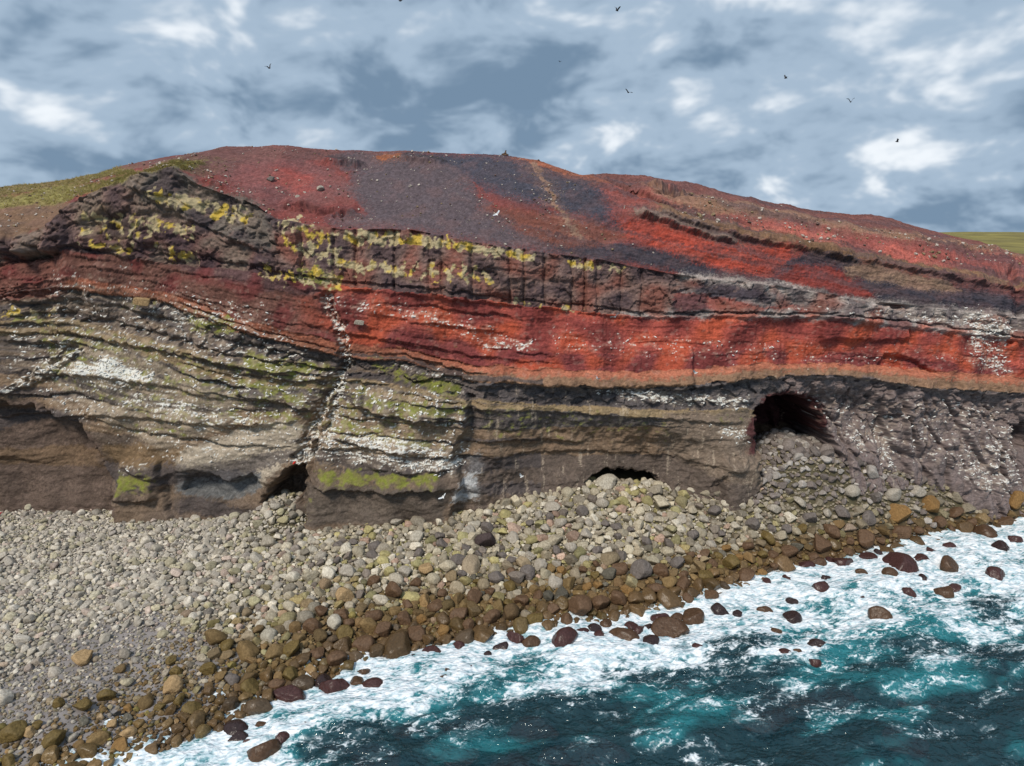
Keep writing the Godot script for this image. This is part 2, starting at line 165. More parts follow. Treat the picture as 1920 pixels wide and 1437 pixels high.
# ledges with a sharp lower edge: how far they stand out, how high they reach, the edge
const SHELVES := [
	[1.3, 3, [-36.5, 20.4, -30.7, 19.4, -25.2, 17.7]],
	[1.5, 3, [-20.9, 19.4, -14, 17.6, -5.3, 16.8]],
	[1.4, 2.6, [-26.1, 8.5, -18.4, 8, -8.4, 8.3]],
	[1.0, 2, [-23.8, 14.9, -18.3, 13.8, -10.4, 12.6]],
	[0.9, 2, [-35.5, 23.2, -27.8, 21.9, -22.2, 22.9]],
	[0.9, 2, [-59.9, 28.3, -47.1, 26.3, -34.2, 23.7, -27.8, 22.7]],
	[0.8, 1.6, [-63.2, 22.9, -53.2, 22.5, -44.1, 21.2, -37.1, 19.5]],
	[0.7, 1.5, [-57.1, 17.6, -46.4, 17, -37.2, 16, -28, 16.8]],
	[1.1, 3, [-53.3, 6.3, -49.9, 6, -46.9, 6.4]],
	[1.8, 4, [-56.7, 38.7, -62, 38.2, -66.2, 38.6, -76.7, 38.6]],
	[1.0, 2.5, [-5.6, 21.3, 7.7, 20.9, 16.8, 20.3, 23.5, 20.5, 32.6, 21.5, 40.5, 21.7, 50, 21.1, 55.7, 19.6, 68.8, 18.1, 89.1, 17.1]],
	[0.5, 1, [-27.6, 29.8, -18, 27.7, -7.6, 25.7, 0.1, 24.7]],
	[0.9, 1.5, [-30.6, 44.5, -25, 43.5, -19.8, 43]],
	[1.1, 1.2, [16.5, 43.4, 23, 41.5, 30.8, 39.3]],
	[0.8, 1.5, [19.8, 43.6, 31.7, 40.2, 47.5, 37.4, 62.8, 34.9, 75.7, 32.4]],
	[0.9, 1, [-28.1, 51.3, -24.8, 50.7, -21, 50.4]],
	[1.1, 1.5, [17.4, 47.8, 21.4, 47.4, 25.3, 46.4]],
	[0.7, .8, [-16.8, 52, -12.7, 51.4, -9.2, 51.3]],
	[0.5, 1.2, [-5.6, 18.3, 7.7, 17.3, 21.4, 16.4, 31.9, 15.8]],
	[0.5, 1.2, [-4.3, 11.5, 10.1, 11.7, 21.1, 11, 32.2, 9.3]],
	[0.9, 1.5, [-48.9, 47, -42.9, 43.4, -36.8, 40.7, -31.4, 38.4]],
	[0.5, .8, [-32.7, 44.7, -38.3, 47.1, -42, 48]],
	[0.8,1.4, [-55.7, 39.3, -48.8, 37.8, -45.3, 37.2]],
	[0.6,1.2, [-67.1, 27.1, -60.7, 27.1, -56.5, 26.4]],
	[0.7,1.4, [-66.7, 32.6, -61.8, 31.9, -57.5, 32.9]],
	[0.7,1.2, [-19, 11.1, -12.7, 10.3, -7.8, 10.8]],
	[0.6,1, [-4.2, 13.8, 2.9, 13.6, 11.6, 12.8]],
	[0.8,1.5, [24.2, 30.3, 31.4, 29.9, 41.7, 29.8, 48.1, 29.1, 62.4, 27.3, 75.3, 25.6]],
	[0.6,1.2, [-27.4, 33.7, -17.9, 33.7, -7.6, 32.6, 2.8, 31.5, 15.6, 30, 24.2, 29.9]],
]
# dykes that cut across the strata: half width, centre line
const VEINS := [
	[1.0, [-24, 32.7, -22.1, 28.7, -21.6, 24.4, -24.2, 20.3, -26.3, 16.1, -28.2, 11.7]],
	[0.6, [-21.5, 23.7, -22.6, 20.3, -23.6, 16.8, -25.6, 13.6, -27.6, 11.2]],
	[0.6, [-58, 27.1, -60.2, 25.3, -62.6, 22.9, -65.5, 21.1, -69.2, 19.5]],
	[0.5, [-56.6, 26, -59.1, 24.3, -61.8, 22.5, -64.7, 21.3]],
]
const WATERLINE := [-37.7, -38.2, -35.9, -43.9, -32.7, -45.9, -28.6, -48.3, -24.5, -51.1, -21.8, -53.7, -18.1, -57.3, -13.8, -61, -6.1, -64, 2.3, -66.2, 11.1, -68.1, 20.8, -71.6, 28.4, -76, 36.3, -79.7, 46.4, -83.7, 58.8, -89, 73.3, -93.7, 93.3, -98.8]
const SHINGLE_TOP := [-110, 3, -60, 3, -40, 3.2, -25, 3.4, -8, 3.8, 0, 4.4, 10, 5.6, 17, 5.4, 26, 4.8, 33, 6, 42, 7.4, 49, 7.6, 55, 6.2, 61, 4.4, 70, 2.6, 110, 1.5]
# rocks standing in the surf: x, z, radius
const SURF_ROCKS := [-20, -54.11, 1.26, -23.18, -50.21, 1.09, -22.57, -48.89, 0.73, -19.96, -47.69, 1.28, -18.94, -48.89, 0.77, -21.22, -50.6, 0.5, -17.65, -50.73, 0.65, -21.51, -48.41, 0.39, -17.36, -56.38, 0.86, -16.2, -55.3, 1.15, -14.54, -56.38, 0.85, -12.87, -55.91, 0.98, -10.34, -55.45, 0.92, -14.13, -57.9, 0.53, -8, -60.99, 0.97, -9.57, -60.11, 0.45, -5.48, -62, 0.64, -6.26, -57.74, 0.52, -6.6, -56.61, 0.76, -3.9, -57.98, 0.63, -8.47, -55.68, 0.51, -1.18, -61.72, 0.8, 0.11, -63.12, 0.93, 1.9, -62.56, 0.93, -2.53, -60.72, 0.4, 5.03, -63.22, 1.52, 7.61, -62.74, 0.5, 5.62, -64.49, 0.42, 6.9, -64.49, 0.98, 8.63, -64.99, 0.78, 9.26, -63.8, 0.74, 10.23, -66.01, 0.76, 11.45, -63.32, 1.42, 14.13, -62.74, 1.09, 16.59, -64.99, 1.77, 12.42, -65.49, 0.79, 13.43, -64.89, 0.66, 14.33, -65.49, 0.52, 19.56, -67.38, 1.32, 16.07, -67.27, 0.87, 17.94, -67.38, 0.6, 22.99, -68.8, 0.84, 24.72, -68.14, 0.52, 28.03, -69.02, 0.73, 30.28, -67.27, 0.92, 27.35, -64.69, 0.69, 28.3, -60.99, 0.52, 27.06, -60.81, 0.76, 30.84, -62.09, 0.87, 18.68, -61.9, 0.56, 29.41, -59.41, 0.54, 66.48, -88.85, 1.98, 68.85, -87.29, 0.92, 65.37, -84.63, 1.11, 58.33, -84.63, 0.95, 55.1, -82.57, 1.34, 54.83, -79.15, 1.38, 52.59, -80.9, 1.02, 48.37, -79.44, 2.13, 49.05, -81.81, 0.81, 47.94, -82.57, 0.73, 46.09, -81.81, 1.08, 41.94, -80.46, 1.32, 38.89, -80.46, 1.07, 36.76, -79.44, 1.13, 40.45, -80.9, 0.62, 33.5, -76.11, 0.79, 36.21, -73.77, 1.11, 31.89, -70.97, 0.61, 37.82, -76.11, 0.59, 43.09, -77.6, 0.76, 46.13, -76.92, 0.88, 58.91, -76.92, 1.31, 46.3, -72.65, 0.85, 50.63, -73.15, 1.03, 52.38, -74.03, 0.7, 49.89, -76.11, 0.58, 39.7, -67.16, 1.37, 30.29, -74.93, 0.63, 40.06, -71.56, 0.46]
# rocks under the water: x, z, radius
const SUNKEN_ROCKS := [7, -48.89, 1.98, 1.83, -51.45, 1.78, 22.38, -53.82, 2.48, 26.07, -56.38, 2.6, 30.06, -55.6, 1.75, 36.56, -54.77, 1.35, 32.63, -50.14, 1.97, 50.64, -66.53, 2.53, -9.3, -52.47, 1.82, -4.14, -51.79, 1.54, -4.79, -48.59, 1.97, 3.99, -56.93, 1.36, -16.78, -46.54, 1.49, -11.19, -47.99, 1.73, 0, -46.82, 1.92, 3.87, -47.99, 1.47, 36.99, -64.99, 1.66, 16.46, -56.93, 1.4, -14.07, -49.2, 1.27]
# boulders of the beach that can be told apart: x, z, radius, kind
const BOULDERS := [
	[-18.4, -68.4, 1.23, "tan"],
	[-13.1, -69.6, 1.40, "umber"],
	[-3.2, -79.7, 1.54, "black"],
	[15.1, -74.1, 1.57, "slate"],
	[-4.2, -69.6, 1.25, "umber"],
	[7.3, -67.9, 1.69, "umber"],
	[9.8, -69.0, 1.18, "umber"],
	[2.4, -66.1, 1.02, "olive"],
	[-19.2, -73.3, 1.06, "grey"],
	[-20.4, -63.1, 1.14, "umber"],
	[-16.9, -62.6, 1.08, "olive"],
	[-16.9, -64.2, 0.83, "umber"],
	[-21.4, -60.0, 1.10, "olive"],
	[-19.1, -59.9, 0.99, "umber"],
	[-16.9, -59.1, 1.13, "umber"],
	[-20.5, -56.6, 0.94, "olive"],
	[-23.6, -54.8, 1.01, "olive"],
	[-25.7, -55.8, 0.83, "slate"],
	[-27.9, -59.9, 0.88, "olive"],
	[-28.3, -56.7, 0.84, "olive"],
	[-32.2, -57.9, 0.66, "olive"],
	[-31.1, -56.4, 0.69, "olive"],
	[-30.4, -54.2, 1.05, "tan"],
	[-29.1, -52.8, 0.70, "olive"],
	[-27.6, -51.9, 0.83, "olive"],
	[-35.6, -53.1, 0.84, "olive"],
	[-36.7, -51.4, 0.91, "olive"],
	[-40.4, -57.7, 1.11, "tan"],
	[-40.5, -48.3, 1.12, "olive"],
	[-36.7, -47.8, 0.99, "olive"],
	[-39.1, -48.5, 0.56, "tan"],
	[-35.7, -48.4, 0.52, "grey"],
	[-33.3, -49.9, 0.58, "tan"],
	[-31.5, -49.0, 0.66, "tan"],
	[-31.4, -47.7, 0.69, "ochre"],
	[-39.0, -45.7, 0.70, "olive"],
	[-38.8, -51.5, 0.59, "olive"],
	[-39.0, -49.2, 0.53, "olive"],
	[-30.4, -52.0, 0.55, "olive"],
	[-33.1, -51.9, 0.46, "ochre"],
	[53.6, -89.1, 1.70, "ochre"],
	[59.8, -91.6, 1.75, "ochre"],
	[53.6, -90.8, 1.50, "grey"],
	[46.8, -89.3, 1.33, "grey"],
	[48.7, -87.3, 1.24, "slate"],
	[42.4, -84.6, 1.34, "umber"],
	[40.1, -82.4, 1.52, "umber"],
	[46.8, -84.5, 1.63, "umber"],
	[53.2, -87.1, 1.38, "umber"],
	[60.2, -90.2, 1.13, "umber"],
	[71.2, -92.8, 1.39, "umber"],
	[74.3, -95.4, 1.74, "ochre"],
	[69.7, -94.4, 1.17, "ochre"],
	[35.3, -80.7, 1.36, "umber"],
	[28.4, -76.0, 1.29, "umber"],
	[26.8, -77.3, 1.24, "olive"],
	[22.9, -74.9, 1.14, "olive"],
	[17.8, -75.0, 1.14, "umber"],
	[12.6, -74.5, 1.14, "umber"],
	[4.9, -72.4, 1.05, "grey"],
	[1.9, -73.7, 1.12, "slate"],
	[-1.9, -72.8, 1.11, "slate"],
	[-6.4, -75.6, 1.09, "slate"],
	[-10.0, -74.0, 1.25, "tan"],
	[-12.5, -73.5, 1.12, "grey"],
	[-15.9, -71.8, 0.91, "umber"],
	[-8.4, -68.0, 1.05, "umber"],
	[-14.7, -65.9, 1.13, "umber"],
	[-5.7, -66.5, 1.03, "umber"],
	[-2.3, -66.2, 1.14, "umber"],
	[1.2, -69.3, 1.07, "umber"],
	[-18.0, -65.6, 0.90, "umber"],
	[-11.3, -65.7, 1.02, "umber"],
	[-13.2, -63.6, 1.10, "umber"],
	[-9.9, -63.4, 1.21, "umber"],
	[-14.9, -61.4, 1.17, "umber"],
	[11.9, -69.9, 1.31, "umber"],
	[16.5, -71.9, 1.16, "umber"],
	[19.9, -73.2, 1.18, "umber"],
	[22.6, -71.6, 1.10, "umber"],
	[5.7, -66.3, 0.97, "umber"],
	[-8.7, -79.6, 1.00, "slate"],
	[-15.0, -83.9, 0.98, "grey"],
	[5.3, -85.7, 1.07, "grey"],
	[12.2, -86.4, 1.07, "grey"],
	[17.9, -84.3, 0.91, "grey"],
	[27.1, -86.0, 1.07, "slate"],
	[31.5, -83.8, 1.05, "slate"],
	[35.1, -86.2, 1.00, "grey"],
	[39.1, -87.4, 1.09, "grey"],
	[23.2, -81.6, 1.03, "slate"],
	[20.1, -76.6, 1.10, "slate"],
	[9.4, -80.3, 0.94, "grey"],
	[0.0, -80.7, 1.01, "grey"],
	[-5.5, -81.9, 0.96, "grey"],
	[-27.1, -81.0, 0.81, "grey"],
	[-23.1, -76.2, 0.90, "grey"],
	[-26.4, -70.6, 0.78, "grey"],
	[33.0, -82.1, 1.17, "olive"],
	[39.9, -85.7, 1.21, "slate"],
	[44.8, -87.0, 1.23, "slate"],
	[50.5, -89.8, 1.04, "slate"],
	[58.0, -92.4, 1.14, "grey"],
	[63.6, -92.2, 1.15, "umber"],
	[65.5, -91.4, 0.99, "umber"],
]
const SKY_BIRDS := [-33.1, 63, -100, 14.1, 70.2, -100, 15.2, 58.9, -95, 41.2, 63.9, -110, 49, 59.6, -105, 59, 54.8, -110, -15, 71.4, -100, 10.5, 78.1, -160]
const CLIFF_BIRDS := [-1.9, 43.1, -86, 12.1, 31.2, -80, 1.2, 12.2, -78, -8.1, 10.4, -76, 10.7, 23, -84, 22.5, 24.1, -82]


const GRID_X := -104.0
const GRID_Y := -5.0
const GRID_STEP := 0.2
const GRID_W := 1050
const GRID_H := 320

var rng := RandomNumberGenerator.new()
var n_big := FastNoiseLite.new()      # one cell = one unit: scale the coordinates
var n_fbm := FastNoiseLite.new()
var n_cell := FastNoiseLite.new()
var n_edge := FastNoiseLite.new()
var hollow := PackedFloat32Array()
var vein := PackedFloat32Array()
var matter := PackedInt32Array()
var guano := PackedFloat32Array()
var moss := PackedFloat32Array()
var lichen := PackedFloat32Array()
var palette: Array[Color] = []
var soft: Array[float] = []
var names := {}
var surface_points: Array[Vector3] = []   # places on the cliff where birds may sit
var scree_points: Array[Vector3] = []
var grass_points: Array[Vector3] = []
var rock_shapes: Array[ArrayMesh] = []
var cobble_shapes: Array[ArrayMesh] = []
var stone_materials := {}

# ------------------------------------------------------------------ helpers
func along(list: Array, x: float) -> float:
	var n := list.size()
	if x <= list[0]:
		return list[1]
	for i in range(2, n, 2):
		if x <= list[i]:
			var x0: float = list[i - 2]
			var x1: float = list[i]
			var y0: float = list[i - 1]
			var y1: float = list[i + 1]
			return lerpf(y0, y1, (x - x0) / maxf(x1 - x0, 1e-4))
	return list[n - 1]

func outline(list: Array) -> PackedVector2Array:
	var out := PackedVector2Array()
	for i in range(0, list.size(), 2):
		out.append(Vector2(list[i], list[i + 1]))
	return out

func numbered(called: String) -> String:
	var k: int = names.get(called, 0)
	names[called] = k + 1
	return called if k == 0 else "%s_%03d" % [called, k]

func tag(o: Node, label := "", category := "", group := "", kind := "") -> void:
	if label: o.set_meta("label", label)
	if category: o.set_meta("category", category)
	if group: o.set_meta("group", group)
	if kind: o.set_meta("kind", kind)

func put_mesh(called: String, m: Mesh, mat: Material, parent: Node = null) -> MeshInstance3D:
	var o := MeshInstance3D.new()
	o.mesh = m
	o.material_override = mat
	if parent:
		o.name = called
		parent.add_child(o, true)
	else:
		o.name = numbered(called)
		add_child(o, true)
	return o

func linear(r: float, g: float, b: float) -> Color:
	return Color(r / 255.0, g / 255.0, b / 255.0).srgb_to_linear()

func ordinal(n: int) -> String:
	var low := ["", "first", "second", "third", "fourth", "fifth", "sixth", "seventh", "eighth", "ninth", "tenth", "eleventh", "twelfth", "thirteenth", "fourteenth", "fifteenth", "sixteenth", "seventeenth", "eighteenth", "nineteenth"]
	var tens := ["", "", "twenty", "thirty", "forty", "fifty", "sixty", "seventy", "eighty", "ninety"]
	var whole := ["", "", "twentieth", "thirtieth", "fortieth", "fiftieth", "sixtieth", "seventieth", "eightieth", "ninetieth"]
	if n < 20: return low[n]
	if n >= 100: return "hundred-and-" + ordinal(n - 100) if n > 100 else "hundredth"
	return whole[n / 10] if n % 10 == 0 else tens[n / 10] + "-" + low[n % 10]

func noise_texture(size: int, frequency: float, low: Color, high: Color, octaves := 5, seed_ := 1) -> NoiseTexture2D:
	var t := NoiseTexture2D.new()
	var f := FastNoiseLite.new()
	f.noise_type = FastNoiseLite.TYPE_SIMPLEX_SMOOTH
	f.frequency = frequency
	f.fractal_octaves = octaves
	f.fractal_gain = 0.6
	f.seed = seed_
	t.noise = f
	t.width = size
	t.height = size
	t.seamless = true
	var g := Gradient.new()
	g.set_color(0, low)
	g.set_color(1, high)
	t.color_ramp = g
	return t

func bump_texture(size: int, frequency: float, strength: float, octaves := 5, seed_ := 1) -> NoiseTexture2D:
	var t := NoiseTexture2D.new()
	var f := FastNoiseLite.new()
	f.noise_type = FastNoiseLite.TYPE_SIMPLEX_SMOOTH
	f.frequency = frequency
	f.fractal_octaves = octaves
	f.fractal_gain = 0.6
	f.seed = seed_
	t.noise = f
	t.width = size
	t.height = size
	t.seamless = true
	t.as_normal_map = true
	t.bump_strength = strength
	return t

# ------------------------------------------------------------------ shore plan
func foot_z(x: float) -> float: return along(FOOT_Z, x)
func water_z(x: float) -> float: return along(WATERLINE, x)

func beach_height(x: float, z: float) -> float:
	var zw := water_z(x)
	var t := minf((zw - z) / (zw - foot_z(x)), 1.15)
	if t < 0.0:
		return maxf(5.0 * t, -5.0)
	var h := along(SHINGLE_TOP, x) * (0.8 * t + 0.2 * t * t)
	# cone of rubble in the mouth of the big cave, fan of shingle in the crevice
	var cone := Vector2(x - 39.0, z + 98.0).length()
	h += 2.6 * smoothstep(12.0, 1.0, cone)
	h += 2.4 * smoothstep(5.5, 0.5, Vector2(x + 31.0, (z + 86.5) * 0.8).length())
	h += 0.35 * n_big.get_noise_2d(x * 0.12, z * 0.12) * smoothstep(0.0, 0.2, t)
	return h

# ------------------------------------------------------------------ charts of the cliff (x, height)
func edge_distance(p: Vector2, poly: PackedVector2Array, closed: bool) -> float:
	var best := 1e9
	var n := poly.size()
	for i in n if closed else n - 1:
		var a := poly[i]
		var ab := poly[(i + 1) % n] - a
		var t := clampf((p - a).dot(ab) / maxf(ab.length_squared(), 1e-6), 0.0, 1.0)
		best = minf(best, (a + ab * t).distance_squared_to(p))
	return sqrt(best)

func cells(poly: PackedVector2Array, margin: float) -> Array[int]:
	var lo := poly[0]
	var hi := poly[0]
	for p in poly:
		lo = lo.min(p)
		hi = hi.max(p)
	return [clampi(int((lo.x - margin - GRID_X) / GRID_STEP), 0, GRID_W - 1), clampi(int((hi.x + margin - GRID_X) / GRID_STEP), 0, GRID_W - 1),
		clampi(int((lo.y - margin - GRID_Y) / GRID_STEP), 0, GRID_H - 1), clampi(int((hi.y + margin - GRID_Y) / GRID_STEP), 0, GRID_H - 1)]

func stamp(grid: PackedFloat32Array, poly: PackedVector2Array, value: float, width: float, add: bool) -> void:
	var c := cells(poly, 0.0)
	for j in range(c[2], c[3] + 1):
		for i in range(c[0], c[1] + 1):
			var p := Vector2(GRID_X + i * GRID_STEP, GRID_Y + j * GRID_STEP)
			var w := p + Vector2(n_fbm.get_noise_2d(p.x * 0.6, p.y * 0.6), n_fbm.get_noise_2d(p.x * 0.6 + 40.0, p.y * 0.6)) * (minf(0.9, width) if value < 10.0 else 0.8)
			if Geometry2D.is_point_in_polygon(w, poly):
				var v := value * smoothstep(0.0, width, edge_distance(w, poly, true))
				var at := j * GRID_W + i
				grid[at] = grid[at] + v if add else maxf(grid[at], v)

func chart_cliff() -> void:
	for g in [hollow, vein, guano, moss, lichen]:
		g.resize(GRID_W * GRID_H)
		g.fill(0.0)
	matter.resize(GRID_W * GRID_H)
	matter.fill(-1)
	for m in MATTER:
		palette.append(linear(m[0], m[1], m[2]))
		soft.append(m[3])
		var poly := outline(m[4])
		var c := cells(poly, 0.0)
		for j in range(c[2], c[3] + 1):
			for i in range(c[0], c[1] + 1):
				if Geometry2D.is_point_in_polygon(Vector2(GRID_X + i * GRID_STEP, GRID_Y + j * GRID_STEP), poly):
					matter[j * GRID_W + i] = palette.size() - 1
	for h in HOLLOWS:
		stamp(hollow, outline(h[2]), h[0], h[1], true)
	for m in GUANO: stamp(guano, outline(m[1]), m[0], 2.0, false)
	for m in MOSS: stamp(moss, outline(m[1]), m[0], 1.6, false)
	for m in LICHEN: stamp(lichen, outline(m[1]), m[0], 0.7, false)
	for s in SHELVES:
		var out: float = s[0]
		var high: float = s[1]
		var line := outline(s[2])
		var a := line[0].x
		var b := line[line.size() - 1].x
		var pts: Array = s[2]
		if a > b:
			pts = []
			for k in range(line.size() - 1, -1, -1): pts.append_array([line[k].x, line[k].y])
			var swap := a
			a = b
			b = swap
		var c := cells(line, high)
		for i in range(c[0], c[1] + 1):
			var x := GRID_X + i * GRID_STEP
			if x < a or x > b: continue
			var y0 := along(pts, x) + 0.35 * n_fbm.get_noise_2d(x * 0.7, out * 13.0)
			var ends := smoothstep(0.0, 1.5, minf(x - a, b - x)) * (0.75 + 0.5 * n_big.get_noise_2d(x * 0.35, out * 7.0 + a))
			for j in range(c[2], c[3] + 1):
				var dy := GRID_Y + j * GRID_STEP - y0
				if dy > -GRID_STEP and dy < high:
					hollow[j * GRID_W + i] -= 1.25 * out * ends * (1.0 - maxf(dy, 0.0) / high) * minf(1.0, dy / GRID_STEP + 1.0)
	for s in VEINS:
		var line := outline(s[1])
		var half: float = s[0]
		var c := cells(line, half * 2.0)
		for j in range(c[2], c[3] + 1):
			for i in range(c[0], c[1] + 1):
				var p := Vector2(GRID_X + i * GRID_STEP, GRID_Y + j * GRID_STEP)
				p += Vector2(n_fbm.get_noise_2d(p.x * 0.5, p.y * 0.5), 0.0) * 0.9
				var d := edge_distance(p, line, false) / half
				if d < 1.0:
					vein[j * GRID_W + i] = maxf(vein[j * GRID_W + i], 1.0 - d)

func sample(grid: PackedFloat32Array, x: float, y: float) -> float:
	var u := clampf((x - GRID_X) / GRID_STEP, 0.0, GRID_W - 2.0)
	var v := clampf((y - GRID_Y) / GRID_STEP, 0.0, GRID_H - 2.0)
	var i := int(u)
	var j := int(v)
	u -= i
	v -= j
	var at := j * GRID_W + i
	return lerpf(lerpf(grid[at], grid[at + 1], u), lerpf(grid[at + GRID_W], grid[at + GRID_W + 1], u), v)

func sample_id(x: float, y: float) -> int:
	var i := clampi(int((x - GRID_X) / GRID_STEP), 0, GRID_W - 1)
	var j := clampi(int((y - GRID_Y) / GRID_STEP), 0, GRID_H - 1)
	return matter[j * GRID_W + i]

# ------------------------------------------------------------------ the cliff
const ROWS := [360, 70, 62, 54, 14]   # foot to rim, rim to crust, crust to fringe, fringe to crest, behind the crest
const LAYER_NAMES := ["lava_flow", "red_tuff_band", "dark_red_tuff_band", "orange_tuff_band", "black_seam", "tan_tuff_band", "charcoal_tuff_band", "brown_tuff_band", "cliff_foot"]

